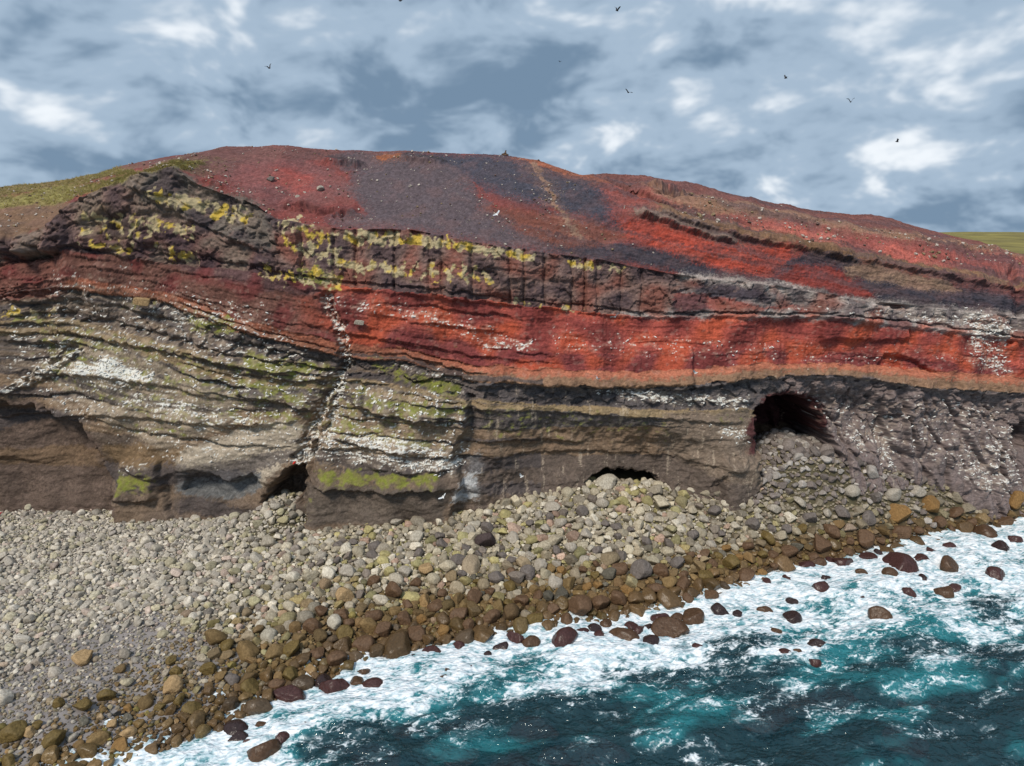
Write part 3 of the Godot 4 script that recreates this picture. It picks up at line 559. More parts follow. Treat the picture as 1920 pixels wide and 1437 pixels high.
func build_cliff() -> void:
	var xs := PackedFloat32Array()
	var x := -103.0
	while x < 104.0:
		xs.append(x)
		x += 0.125 if x > -82.0 and x < 84.0 else 0.9
	var nx := xs.size()
	var ny := 0
	for r in ROWS: ny += r
	var pos := PackedVector3Array()
	var nor := PackedVector3Array()
	var col := PackedColorArray()
	var part := PackedInt32Array()
	var lay := PackedFloat32Array()     # layer number + share from its top, negative above the rim
	var raw := PackedFloat32Array()     # nominal height
	pos.resize(nx * ny)
	nor.resize(nx * ny)
	col.resize(nx * ny)
	part.resize(nx * ny)
	lay.resize(nx * ny)
	raw.resize(nx * ny)
	# joints of the columnar lava
	var joints := PackedFloat32Array()
	x = -104.0
	while x < 105.0:
		joints.append(x)
		x += rng.randf_range(1.5, 5.2)
	var push := PackedFloat32Array()
	for j in joints.size(): push.append(rng.randf_range(-0.35, 0.4))
	var joint := 0
	for i in nx:
		x = xs[i]
		var zf := foot_z(x)
		var ye := along(RIM_Y, x)
		var yt := maxf(along(CRUST_Y, x), ye + 0.3)
		var yf := maxf(along(FRINGE_Y, x), yt + 0.3)
		var yc := maxf(along(CREST_Y, x), yf + 0.3)
		var g1 := along([-60.0, 1.5, -12.0, 1.5, 4.0, 1.0, 16.0, 0.45], x)
		var g2 := along([-60.0, 1.6, -10.0, 1.6, 6.0, 1.0, 20.0, 1.2], x)
		var g3 := along([-72.0, 2.0, -60.0, 2.4, -50.0, 4.5, -42.0, 4.5, -33.0, 2.0, 0.0, 2.0, 8.0, 2.2, 20.0, 4.0], x)
		var ze := zf - 0.1 * ye
		var zt := ze - (yt - ye) * g1
		var zr := zt - (yf - yt) * g2
		var zc := zr - (yc - yf) * g3
		var seams := PackedFloat32Array()
		seams.append(ye)
		for s in SEAMS: seams.append(along(s, x))
		seams.append(-4.0)
		while joint < joints.size() - 2 and joints[joint + 1] < x: joint += 1
		var row := 0
		for seg in 5:
			for k in ROWS[seg]:
				var f: float = float(k) / (ROWS[seg] if seg < 4 else ROWS[seg] - 1)
				var y := 0.0
				var z := 0.0
				var nrm := Vector3(0, 0.1, 1)
				match seg:
					0:
						y = lerpf(-3.5, ye, f)
						z = zf - 0.1 * y
					1:
						y = lerpf(ye, yt, f)
						z = ze - (y - ye) * g1
						nrm = Vector3(0, g1, 1)
					2:
						y = lerpf(yt, yf, f)
						z = zt - (y - yt) * g2
						nrm = Vector3(0, g2, 1)
					3:
						y = lerpf(yf, yc, f)
						z = zr - (y - yf) * g3
						nrm = Vector3(0, g3, 1)
					4:
						var back := f * f * 70.0
						y = yc - back * 0.02 - back * back * 0.002
						z = zc - back
						nrm = Vector3(0, 1, 0.3)
				nrm = nrm.normalized()
				var at := row * nx + i
				raw[at] = y
				var d := 0.0
				var wob := 0.45 * n_fbm.get_noise_2d(x * 0.25, y * 0.8)
				var q := -1.0
				if seg == 0:
					var yy := minf(y + wob, ye - 0.01)
					var l := 0
					while l < 8 and yy < seams[l + 1]: l += 1
					var share := clampf((seams[l] - yy) / maxf(seams[l] - seams[l + 1], 0.05), 0.0, 1.0)
					q = l + share
					var h := sample(hollow, x + 0.25 * wob, y)
					if h > 4.0: h += 0.8 * n_big.get_noise_2d(x * 0.5, y * 0.5)
					d -= h
					d += 1.0 * n_big.get_noise_2d(x * 0.06, y * 0.05) + 0.55 * n_big.get_noise_2d(x * 0.22 + 9.0, y * 0.17)
					var ash := 1.0 if l == 0 or l == 4 else 0.45
					d += ash * 0.32 * n_fbm.get_noise_2d(x * 0.5, y * 0.9 + 30.0)
					# ledges: sharp undersides along the bedding
					var s := (q + 0.05 * n_big.get_noise_2d(x * 0.12, y * 0.1)) * 2.3
					var bed := floorf(s)
					var inside := s - bed
					var hard := pow(clampf(0.5 + 0.75 * n_big.get_noise_2d(bed * 17.3, x * 0.06), 0.0, 1.2), 2.2) * 1.7
					var left := smoothstep(6.0, -6.0, x)
					var amp := (0.14 + 0.5 * left) if l >= 3 else 0.16 + 0.2 * left
					d += amp * hard * (inside - 0.4) * smoothstep(1.0, 0.9, inside)
					d += 0.09 * n_fbm.get_noise_2d(x * 0.12, s * 7.0 + 1.2 * wob) * (1.0 + 0.6 * left)
					if l == 0:
						# columns
						var a := joints[joint]
						var b := joints[joint + 1]
						var lean := 0.5 * n_big.get_noise_2d(y * 0.4, joint * 5.0)
						var e := minf(x - a + lean * 0.3, b - x - lean * 0.3)
						var strong := smoothstep(-34.0, -26.0, x)
						strong *= smoothstep(34.0, 4.0, x)
						d += strong * (push[joint] + 0.2 - (0.3 + 0.5 * absf(n_big.get_noise_2d(joint * 3.7, y * 0.25))) * smoothstep(0.35, 0.0, e))
						d += 0.25 * n_cell.get_noise_2d(x * 0.9, y * 0.7)
						var rubbly := smoothstep(-27.0, -31.0, x)
						d += rubbly * (smoothstep(0.0, 0.25, n_edge.get_noise_2d(x * 0.45 + y * 0.2, y * 0.75) + 1.0) * (0.28 + 0.3 * n_cell.get_noise_2d(x * 0.45 + y * 0.2, y * 0.75)) + 0.1 * n_cell.get_noise_2d(x * 1.3, y * 1.8 + 5.0))
						part[at] = 100 + joint if strong > 0.12 else 0
					else:
						part[at] = l
					if share > 0.9 and l == 0: d -= 0.5
					if l == 1 or l == 2:
						# rills washed into the soft ash
						d += 0.16 * n_fbm.get_noise_2d(x * 0.9 + 0.2 * wob, y * 0.1) + 0.06 * n_fbm.get_noise_2d(x * 1.6, y * 1.8)
					if l == 4: d -= 0.35 + 0.4 * n_cell.get_noise_2d(x * 0.8, y * 1.1)
					# blocky basalt at the right, its joints leaning
					var blocky := smoothstep(33.0, 38.0, x) * smoothstep(0.0, 0.6, q - 3.95)
					if blocky > 0.0:
						# each block has its own depth and is parted from the next by a joint
						var bx := x + 0.5 * wob
						var u1 := bx * 0.30 + y * 0.10
						var v1 := y * 0.13 - bx * 0.02
						var u2 := bx * 0.75 + y * 0.22 + 30.0
						var v2 := y * 0.36
						var big_ := smoothstep(0.0, 0.22, n_edge.get_noise_2d(u1, v1) + 1.0)
						var small_ := smoothstep(0.0, 0.2, n_edge.get_noise_2d(u2, v2) + 1.0)
						d += blocky * (big_ * (0.7 + 0.9 * n_cell.get_noise_2d(u1, v1)) - 0.7 + small_ * (0.28 + 0.3 * n_cell.get_noise_2d(u2, v2)))
					var vn := sample(vein, x, y)
					if vn > 0.0:
						d += (-0.9 if x > -40.0 else 0.4) * smoothstep(0.0, 0.5, vn) + 0.5 * n_cell.get_noise_2d(x * 2.5, y * 2.5) * vn
					lay[at] = q
				else:
					lay[at] = -1.0
					part[at] = 200 if seg < 3 or x < 12.0 else 201
					var rough := along([-80.0, 0.5, 0.0, 0.35, 15.0, 1.0, 80.0, 1.0], x)
					if seg == 4: rough = 0.25
					if seg < 4: d -= sample(hollow, x, y)
					d += rough * (0.5 * n_big.get_noise_2d(x * 0.13, y * 0.25) + 0.22 * n_fbm.get_noise_2d(x * 0.45, y * 0.9)) + 0.06 * n_fbm.get_noise_2d(x * 2.0, z * 2.0)
					if seg < 3 and x > 14.0:
						d += 0.12 * n_fbm.get_noise_2d(x * 0.2, (y + 0.18 * x) * 3.0)
						d += 0.5 * smoothstep(60.0, 70.0, x) * absf(n_big.get_noise_2d(x * 0.5, y * 0.05)) 
					if seg == 1: d *= smoothstep(-0.3, 0.2, f) 
				pos[at] = Vector3(x, y, z) + nrm * d if absf(d) < 3.0 else Vector3(x, y, z) + nrm * signf(d) * 3.0 + Vector3(0, 0, d - signf(d) * 3.0)
				row += 1
	for j in ny:
		for i in nx:
			var right := pos[j * nx + mini(i + 1, nx - 1)] - pos[j * nx + maxi(i - 1, 0)]
			var up := pos[mini(j + 1, ny - 1) * nx + i] - pos[maxi(j - 1, 0) * nx + i]
			nor[j * nx + i] = right.cross(up).normalized()
	var base := [linear(118, 96, 90), linear(158, 80, 70), linear(130, 68, 66), linear(172, 108, 86), linear(92, 86, 86), linear(138, 120, 94), linear(92, 86, 84), linear(118, 100, 84), linear(96, 85, 78)]
	var maroon := linear(120, 66, 62)
	var brown := linear(134, 106, 86)
	var tan_left := linear(124, 104, 84)
	var white := linear(226, 220, 212)
	var cream := linear(196, 180, 160)
	var green := linear(120, 126, 54)
	var olive := linear(118, 112, 70)
	var yellow := linear(194, 168, 78)
	var pale := linear(176, 162, 128)
	for j in ny:
		for i in nx:
			var at := j * nx + i
			var px := xs[i]
			var y := raw[at]
			var q := lay[at]
			var n := nor[at]
			var fine := n_fbm.get_noise_2d(px * 1.3, y * 1.6)
			var grain := n_fbm.get_noise_2d(px * 5.0 + 70.0, y * 5.0)
			var c: Color
			if q >= 0.0:
				var l := mini(int(q), 8)
				c = base[l]
				if l == 3: c = base[3].lerp(brown, smoothstep(0.3, 0.6, q - 3.0 + 0.3 * fine))
				var west := smoothstep(2.0, -14.0, px + 6.0 * n_big.get_noise_2d(px * 0.2, y * 0.2))
				if l >= 4 and west > 0.0:
					c = c.lerp(tan_left, west * (0.35 + 0.3 * n_big.get_noise_2d(px * 0.08, q * 6.0)))
				elif l == 3 and west > 0.0:
					c = c.lerp(linear(130, 82, 66), west * 0.7)
				elif (l == 1 or l == 2) and west > 0.0:
					c = c.lerp(linear(106, 76, 68), 0.3 * west + 0.68 * smoothstep(-18.0, -31.0, px + 3.0 * fine))
			else:
				c = maroon
			var warp := Vector2(px + 1.1 * n_fbm.get_noise_2d(px * 0.3, y * 0.5) + 0.4 * fine, y + 0.5 * n_fbm.get_noise_2d(px * 0.3 + 50.0, y * 0.5) + 0.25 * grain)
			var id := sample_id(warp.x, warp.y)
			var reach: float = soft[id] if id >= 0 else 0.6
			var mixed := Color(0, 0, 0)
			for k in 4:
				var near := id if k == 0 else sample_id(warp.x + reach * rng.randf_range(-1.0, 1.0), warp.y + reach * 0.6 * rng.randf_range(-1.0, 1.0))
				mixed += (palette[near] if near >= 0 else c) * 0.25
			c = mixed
			# bedding: thin beds of darker and lighter ash
			if q >= 0.0:
				var beds := n_fbm.get_noise_2d(px * 0.06, q * 14.0 + 2.0 * fine) + 0.5 * n_fbm.get_noise_2d(px * 0.15, q * 40.0)
				c = c * (1.0 + (0.5 if px < -4.0 else 0.3) * beds) if q > 3.0 else c * (1.0 + 0.42 * beds)
				if q > 3.6 and px < 4.0:
					# broad beds of black cinder between the pale ash
					var cinder := smoothstep(0.12, 0.3, n_big.get_noise_2d(px * 0.018 + 3.0, q * 2.6 + 0.15 * fine + 0.35 * n_big.get_noise_2d(px * 0.05, q)))
					c = c.lerp(linear(80, 74, 74) * (1.0 + 0.4 * beds), cinder * 0.8)
				var blotch := n_big.get_noise_2d(px * 0.18 + 31.0, y * 0.22)
				if q < 1.0: c = c.lerp(linear(124, 78, 68) if px > -30.0 else linear(120, 106, 96), clampf(blotch * 1.4, 0.0, 0.8)).lerp(linear(66, 56, 62), clampf(-blotch * 1.4, 0.0, 0.7))
				elif q < 3.0: c = c.lerp(linear(176, 84, 58), clampf(blotch * 1.3, 0.0, 0.7) * smoothstep(-30.0, -20.0, px)).lerp(linear(108, 54, 54), clampf(-blotch * 1.4, 0.0, 0.7))
			else:
				var dip := n_fbm.get_noise_2d(px * 0.05, (y + 0.17 * px) * 1.1)
				c = c * (1.0 + (0.4 if px > 2.0 else 0.15) * dip)
				if px > -8.0:
					var streak := n_fbm.get_noise_2d(px * 0.025 + 40.0, (y + 0.26 * px) * 0.45 + 0.3 * fine)
					c = c.lerp(linear(78, 66, 70), clampf(streak * 2.4, 0.0, 0.65) * smoothstep(-8.0, 6.0, px))
				var drift := n_fbm.get_noise_2d(px * 0.16 + 15.0, y * 0.3)
				c = c.lerp(linear(120, 90, 86), clampf(drift * 0.7, 0.0, 0.25)).lerp(linear(92, 78, 80), clampf(-drift * 0.7, 0.0, 0.25))
				c = c * (1.0 + 0.18 * rng.randf_range(-1.0, 1.0))
			c = c * (1.0 + 0.35 * fine + 0.4 * grain)
			var clast := n_cell.get_noise_2d(px * 2.3, y * 2.7)
			if q >= 0.0 and q < 4.0:
				if clast > 0.86: c = c.lerp(linear(150, 122, 112), 0.25)
				elif clast < -0.86: c = c * 0.8
			# what grows and lies on the rock
			var ledge := clampf(n.y * 1.6 + 0.25, 0.0, 1.0)
			var gm := sample(moss, px, y)
			if gm > 0.0:
				var m := smoothstep(0.14, 0.46, gm * (0.25 + 0.55 * ledge) + 0.45 * n_fbm.get_noise_2d(px * 0.55 + 7.0, y * 0.8))
				c = c.lerp(green.lerp(olive, clampf(0.5 + 1.3 * n_fbm.get_noise_2d(px * 0.9, y + 80.0), 0.0, 1.0)) * (1.0 + 0.4 * grain), m * 0.92)
			var gl := sample(lichen, px, y)
			if gl > 0.0:
				var m := smoothstep(0.32, 0.42, gl * 0.6 + 0.65 * n_fbm.get_noise_2d(px * 0.75 + 90.0, y * 0.6))
				c = c.lerp(yellow.lerp(pale, smoothstep(-0.28, 0.05, n_fbm.get_noise_2d(px * 0.35 + 12.0, y * 0.35))) * (1.0 + 0.25 * grain), m * 0.92)
			var gg := sample(guano, px, y)
			var gv := sample(vein, px, y)
			if gv > 0.0: gg = maxf(gg, 0.75 * smoothstep(0.0, 0.4, gv))
			if gg > 0.0:
				var spot := 0.75 * n_fbm.get_noise_2d(px * 2.6 + 200.0, y * 3.0) + 0.8 * n_fbm.get_noise_2d(px * 0.5, y * 2.6 + 0.5 * px * 0.18 + 60.0)
				var wash := smoothstep(0.15, 0.5, gg * (0.35 + 0.35 * ledge) + 0.35 * n_fbm.get_noise_2d(px * 0.8 + 21.0, y * 0.9))
				c = c.lerp(cream, wash * 0.28)
				var drip := n_fbm.get_noise_2d(px * 2.4, y * 0.35)
				var m := smoothstep(0.40, 0.54, gg * (0.30 + 0.35 * ledge) + 0.55 * spot + 0.12 * drip)
				c = c.lerp(white, m * 0.9)
				if gg > 0.2 and n.y > -0.05 and m > 0.1 and rng.randf() < 0.1: surface_points.append(pos[at] + n * 0.05)
			elif q > 3.9 and px > -6.0:
				# thin lime washes running down the sea-worn wall
				var m := smoothstep(0.26, 0.46, n_fbm.get_noise_2d(px * 0.9 + 300.0, y * 0.12) - 0.1 + 0.35 * grain)
				c = c.lerp(cream, m * 0.4)
			if (id == 2 or id == 3) and rng.randf() < 0.3: grass_points.append(pos[at])
			if q < 0.0 and y > 36.0 and rng.randf() < 0.05: scree_points.append(pos[at])
			c = c * 1.3
			col[at] = Color(clampf(c.r, 0.01, 0.85), clampf(c.g, 0.01, 0.85), clampf(c.b, 0.01, 0.85))
	# split into its strata and columns
	var groups := {}
	for j in ny - 1:
		for i in nx - 1:
			var p := part[j * nx + i]
			if not groups.has(p): groups[p] = PackedInt32Array()
			groups[p].append(j * nx + i)
	var mat := StandardMaterial3D.new()
	mat.resource_name = "layered rock"
	mat.vertex_color_use_as_albedo = true
	mat.roughness = 0.95
	mat.metallic_specular = 0.25
	mat.uv1_triplanar = true
	mat.uv1_world_triplanar = true
	mat.uv1_scale = Vector3(0.13, 0.42, 0.13)
	mat.albedo_texture = noise_texture(512, 0.02, Color(0.8, 0.8, 0.8), Color(1, 1, 1), 6, 5)
	mat.normal_enabled = true
	mat.normal_texture = bump_texture(512, 0.025, 7.0, 6, 9)
	mat.normal_scale = 0.7
	var root := Node3D.new()
	root.name = "cliff"
	add_child(root)
	tag(root, "layered red and brown volcanic sea cliff above the boulder beach", "", "", "structure")
	var remap := PackedInt32Array()
	remap.resize(nx * ny)
	var keys := groups.keys()
	keys.sort()
	for key in keys:
		var quads: PackedInt32Array = groups[key]
		remap.fill(-1)
		var v := PackedVector3Array()
		var vn := PackedVector3Array()
		var vc := PackedColorArray()
		var ix := PackedInt32Array()
		for a in quads:
			var corner := [a, a + 1, a + nx + 1, a + nx]
			var own := [0, 0, 0, 0]
			for k in 4:
				var id: int = corner[k]
				if remap[id] < 0:
					remap[id] = v.size()
					v.append(pos[id])
					vn.append(nor[id])
					vc.append(col[id])
				own[k] = remap[id]
			ix.append_array([own[0], own[2], own[1], own[0], own[3], own[2]])
		var arrays := []
		arrays.resize(Mesh.ARRAY_MAX)
		arrays[Mesh.ARRAY_VERTEX] = v
		arrays[Mesh.ARRAY_NORMAL] = vn
		arrays[Mesh.ARRAY_COLOR] = vc
		arrays[Mesh.ARRAY_INDEX] = ix
		var m := ArrayMesh.new()
		m.add_surface_from_arrays(Mesh.PRIMITIVE_TRIANGLES, arrays)
		var called := "basalt_column"
		if key < 100: called = LAYER_NAMES[key]
		elif key == 200: called = "scree_slope"
		elif key == 201: called = "hilltop"
		put_mesh(called, m, mat, root)

# ------------------------------------------------------------------ stones
func ball(divisions: int) -> Array:
	var t := (1.0 + sqrt(5.0)) / 2.0
	var v := PackedVector3Array([Vector3(-1, t, 0), Vector3(1, t, 0), Vector3(-1, -t, 0), Vector3(1, -t, 0), Vector3(0, -1, t), Vector3(0, 1, t), Vector3(0, -1, -t), Vector3(0, 1, -t), Vector3(t, 0, -1), Vector3(t, 0, 1), Vector3(-t, 0, -1), Vector3(-t, 0, 1)])
	for i in v.size(): v[i] = v[i].normalized()
	var f: Array = [0, 11, 5, 0, 5, 1, 0, 1, 7, 0, 7, 10, 0, 10, 11, 1, 5, 9, 5, 11, 4, 11, 10, 2, 10, 7, 6, 7, 1, 8, 3, 9, 4, 3, 4, 2, 3, 2, 6, 3, 6, 8, 3, 8, 9, 4, 9, 5, 2, 4, 11, 6, 2, 10, 8, 6, 7, 9, 8, 1]
	for d in divisions:
		var mid := {}
		var out := []
		for k in range(0, f.size(), 3):
			var m := [0, 0, 0]
			for e in 3:
				var a: int = f[k + e]
				var b: int = f[k + (e + 1) % 3]
				var key := Vector2i(mini(a, b), maxi(a, b))
				if not mid.has(key):
					mid[key] = v.size()
					v.append(((v[a] + v[b]) * 0.5).normalized())
				m[e] = mid[key]
			out.append_array([f[k], m[0], m[2], f[k + 1], m[1], m[0], f[k + 2], m[2], m[1], m[0], m[1], m[2]])
		f = out
	return [v, PackedInt32Array(f)]

func stone_mesh(sphere: Array, planes: int, round_: float, seed_: int, boxy := false) -> ArrayMesh:
	var r := RandomNumberGenerator.new()
	r.seed = seed_
	var cut := PackedVector3Array()
	var far := PackedFloat32Array()
	for k in planes:
		cut.append(Vector3(r.randfn(), r.randfn(), r.randfn()).normalized())
		far.append(r.randf_range(0.5, 0.92))
	if boxy:
		for k in 6:
			cut[k] = [Vector3.RIGHT, Vector3.LEFT, Vector3.UP, Vector3.DOWN, Vector3.FORWARD, Vector3.BACK][k]
			far[k] = 0.6
	var squash := Vector3(r.randf_range(0.9, 1.3), r.randf_range(0.66, 0.88), r.randf_range(0.85, 1.1))
	var v: PackedVector3Array = sphere[0].duplicate()
	var tri: PackedInt32Array = sphere[1]
	for i in v.size():
		var dir := v[i]
		var sum := exp(-1.0 / round_)
		for k in planes:
			var dot := dir.dot(cut[k])
			if dot > 0.05: sum += exp(-far[k] / dot / round_)
		var rad := minf(-round_ * log(sum), 1.0)
		rad += 0.05 * n_fbm.get_noise_3d(dir.x * 1.6 + seed_ * 9.0, dir.y * 1.6, dir.z * 1.6) + 0.02 * n_fbm.get_noise_3d(dir.x * 5.0, dir.y * 5.0 + seed_, dir.z * 5.0)
		v[i] = dir * rad * squash
	var nrm := PackedVector3Array()
	nrm.resize(v.size())
	for k in range(0, tri.size(), 3):
		var n := (v[tri[k + 1]] - v[tri[k]]).cross(v[tri[k + 2]] - v[tri[k]])
		for e in 3: nrm[tri[k + e]] += n
	for i in nrm.size(): nrm[i] = nrm[i].normalized()
	var flipped := PackedInt32Array()
	for k in range(0, tri.size(), 3): flipped.append_array([tri[k], tri[k + 2], tri[k + 1]])
	if nrm[0].dot(v[0]) < 0.0:
		for i in nrm.size(): nrm[i] = -nrm[i]
		flipped = tri
	var arrays := []
	arrays.resize(Mesh.ARRAY_MAX)
	arrays[Mesh.ARRAY_VERTEX] = v
	arrays[Mesh.ARRAY_NORMAL] = nrm
	arrays[Mesh.ARRAY_INDEX] = flipped
	var m := ArrayMesh.new()
	m.add_surface_from_arrays(Mesh.PRIMITIVE_TRIANGLES, arrays)
	return m

var stone_grain: NoiseTexture2D
var stone_bump: NoiseTexture2D

func stone_material(called: String, c: Color, rough := 0.85, tint := false) -> StandardMaterial3D:
	var m := StandardMaterial3D.new()
	m.resource_name = called
	m.albedo_color = c.linear_to_srgb()
	m.vertex_color_use_as_albedo = tint
	m.roughness = rough
	m.metallic_specular = 0.35
	m.uv1_triplanar = true
	m.uv1_world_triplanar = true
	m.uv1_scale = Vector3(0.31, 0.31, 0.31)
	m.albedo_texture = stone_grain
	m.normal_enabled = true
	m.normal_texture = stone_bump
	m.normal_scale = 0.7
	return m

var taken := {}     # cells of the beach plan -> stones there (x, z, radius)

func room(x: float, z: float, r: float, overlap: float) -> bool:
	var cx := floori(x / 2.5)
	var cz := floori(z / 2.5)
	for i in range(cx - 1, cx + 2):
		for j in range(cz - 1, cz + 2):
			var list: Variant = taken.get(Vector2i(i, j))
			if list == null: continue
			for s: Vector3 in list:
				var reach := (r + s.z) * overlap
				var dx := s.x - x
				var dz := s.y - z
				if dx * dx + dz * dz < reach * reach: return false
	return true

func take(x: float, z: float, r: float) -> void:
	var key := Vector2i(floori(x / 2.5), floori(z / 2.5))
	if not taken.has(key): taken[key] = []
	taken[key].append(Vector3(x, z, r))

func turned() -> Basis:
	return Basis(Vector3.UP, rng.randf() * TAU) * Basis(Vector3(1, 0, 0), rng.randf_range(-0.6, 0.6)) * Basis(Vector3(0, 0, 1), rng.randf_range(-0.6, 0.6))

# how large the stones are at a place of the beach (radius in metres), 0 where there is only gravel
func stone_size(x: float, z: float) -> float:
	var t := clampf((water_z(x) - z) / (water_z(x) - foot_z(x)), 0.0, 1.0)
	var big := along([-75.0, 0.24, -55.0, 0.28, -40.0, 0.34, -28.0, 0.40, -15.0, 0.47, 0.0, 0.52, 30.0, 0.56, 80.0, 0.66], x)
	big *= lerpf(1.2, 0.9, smoothstep(0.1, 0.6, t))
	return big

func gravel_share(x: float, z: float) -> float:
	var p := Vector2(x + 37.0, (z + 55.0) * 1.1)
	return smoothstep(17.0, 8.0, p.length() + 5.0 * n_fbm.get_noise_2d(x * 0.2, z * 0.2))

func stone_color(x: float, z: float) -> Color:
	var t := (water_z(x) - z) / (water_z(x) - foot_z(x)) + 0.08 * rng.randfn()
	var wet := smoothstep(0.52, 0.2, t + 0.06 * rng.randfn()) * smoothstep(-52.0, -30.0, x + 6.0 * rng.randfn() + 40.0 * smoothstep(0.2, 0.0, t))
	var k := rng.randf()
	var c := linear(196, 186, 164)
	if k < 0.25: c = linear(178, 168, 148)
	elif k < 0.45: c = linear(212, 204, 188)
	elif k < 0.62: c = linear(156, 147, 132)
	elif k < 0.72: c = linear(178, 168, 120)
	elif k < 0.80: c = linear(158, 152, 112)
	elif k < 0.83: c = linear(168, 142, 126)
	elif k < 0.87: c = linear(128, 118, 110)
	elif k < 0.89: c = linear(206, 178, 160)
	if x < -20.0: c = c.lerp(linear(206, 200, 194), 0.45 * smoothstep(-20.0, -40.0, x))
	# greyer and darker towards the right, under the cave
	c = c.lerp(linear(142, 132, 116), 0.7 * smoothstep(16.0, 46.0, x + 6.0 * rng.randfn()))
	if wet > 0.0:
		var w := linear(126, 104, 70)
		var kk := rng.randf()
		if kk < 0.3: w = linear(116, 96, 64)
		elif kk < 0.42: w = linear(130, 118, 70)
		elif kk < 0.55: w = linear(140, 114, 78)
		elif kk < 0.62: w = linear(96, 92, 82)
		c = c.lerp(w, wet)
	var low := smoothstep(0.14, 0.03, t)
	if x > -30.0: c = c.lerp(linear(96, 76, 56), low * 0.7)
	return c * rng.randf_range(0.9, 1.7)

func build_stones() -> void:
	stone_grain = noise_texture(512, 0.02, Color(0.6, 0.585, 0.56), Color(1, 1, 1), 6, 21)
	stone_bump = bump_texture(512, 0.03, 6.0, 5, 22)
	var fine := ball(3)
	var coarse := ball(2)
	for k in 10: rock_shapes.append(stone_mesh(fine, 10, 0.022 + 0.012 * (k % 3), 100 + k))
	for k in 8: cobble_shapes.append(stone_mesh(fine, 9, 0.05 + 0.02 * (k % 3), 300 + k))
	var hero_shapes: Array[ArrayMesh] = []
	var finest := ball(4)
	for k in 12: hero_shapes.append(stone_mesh(finest, 10, 0.022 + 0.022 * (k % 3), 500 + k))
	var kinds := {"tan": [178, 150, 112, "tan"], "umber": [108, 84, 64, "brown algae-stained"], "black": [82, 70, 70, "dark brown"], "slate": [120, 112, 108, "dark grey"], "grey": [178, 170, 158, "pale grey"], "olive": [116, 98, 58, "olive algae-coated"], "ochre": [144, 112, 70, "ochre"]}
	for k in kinds:
		stone_materials[k] = stone_material("stone " + k, linear(kinds[k][0], kinds[k][1], kinds[k][2]) * 1.25, 0.6 if k in ["umber", "olive"] else 0.85)
	stone_materials["surf"] = stone_material("wet maroon rock", linear(88, 60, 58), 0.3)
	stone_materials["surf1"] = stone_material("wet brown rock", linear(102, 78, 60), 0.35)
	stone_materials["surf2"] = stone_material("wet dark rock", linear(68, 54, 54), 0.25)
	# rocks in the surf, in order from the left
	var surf := []
	for k in range(0, SURF_ROCKS.size(), 3): surf.append(Vector3(SURF_ROCKS[k], SURF_ROCKS[k + 1], SURF_ROCKS[k + 2]))
	surf.sort_custom(func(a, b): return a.x / -a.y < b.x / -b.y)
	var count := 0
	for s: Vector3 in surf:
		count += 1
		var r := s.z
		var wet: int = [0, 1, 0, 2, 0, 1, 2][count * 3 % 7] if r < 1.3 else count % 2
		var o := put_mesh("surf_rock", hero_shapes[(count * 7) % 12], stone_materials[["surf", "surf1", "surf2"][wet]])
		o.basis = turned().scaled(Vector3(r * 1.15, r * rng.randf_range(0.85, 1.35), r) * 1.08)
		o.position = Vector3(s.x, -0.05 - r * 0.25, s.y)
		take(s.x, s.y, r)
		var how := "large" if r > 1.2 else "middling" if r > 0.8 else "small"
		tag(o, "%s wet %s rock awash in white surf, %s surf rock counted from the left" % [how, ["maroon", "brown", "dark"][wet], ordinal(count)], "rock", "rocks awash in the surf")
	count = 0
	for k in range(0, SUNKEN_ROCKS.size(), 3):
		count += 1
		var r: float = SUNKEN_ROCKS[k + 2]
		var o := put_mesh("sunken_rock", hero_shapes[k % 12], stone_materials["surf"])
		o.basis = Basis(Vector3.UP, k * 1.7).scaled(Vector3(r * 1.3, r * 0.5, r))
		o.position = Vector3(SUNKEN_ROCKS[k], -0.40 * r - 0.6, SUNKEN_ROCKS[k + 1])
		tag(o, "dark purple rock under the water surface, %s of the sunken rocks" % ordinal(count), "rock", "rocks under the water")
	# boulders of the beach
	var list := BOULDERS.duplicate()
	for tries in 1500:
		if list.size() >= 205: break
		var x := rng.randf_range(-22.0, 72.0)
		var zw := water_z(x)
		var z := lerpf(zw + 0.5, foot_z(x) + 2.0, rng.randf())
		var r := rng.randf_range(0.62, 0.88) * (1.2 if rng.randf() < 0.12 else 1.0)
		var t := (zw - z) / (zw - foot_z(x))
		var ok := true
		for b in list:
			if Vector2(b[0] - x, b[1] - z).length() < (b[2] + r) * 0.9:
				ok = false
				break
		if ok: list.append([x, z, r, ["umber", "umber", "olive", "ochre"][rng.randi() % 4] if t < 0.42 else ["grey", "slate", "slate", "grey"][rng.randi() % 4]])
	list.sort_custom(func(a, b): return a[0] / -a[1] < b[0] / -b[1])
	var ranks := {}
	var k2 := 0
	for b in list:
		k2 += 1
		var r: float = b[2]
		var word: String = kinds[b[3]][3]
		var x: float = b[0]
		var z: float = b[1]
		var t := (water_z(x) - z) / (water_z(x) - foot_z(x))
		var where := "near the waterline" if t < 0.35 else "in the middle of the beach" if t < 0.7 else "near the cliff foot"
		var key := word + where
		ranks[key] = ranks.get(key, 0) + 1
		var o := put_mesh("boulder", hero_shapes[(k2 * 5) % 12], stone_materials[b[3]])
		o.basis = turned().scaled(Vector3(r, r, r) * rng.randf_range(0.88, 0.98))
		o.position = Vector3(x, beach_height(x, z) + r * 0.35, z)
		take(x, z, r * 0.88)
		tag(o, "large %s boulder %s, %s such one from the left" % [word, where, ordinal(ranks[key])], "boulder", "large boulders of the beach")
	# the rest of the beach stones
	var where_: Array = []
	for k in 36: where_.append([])
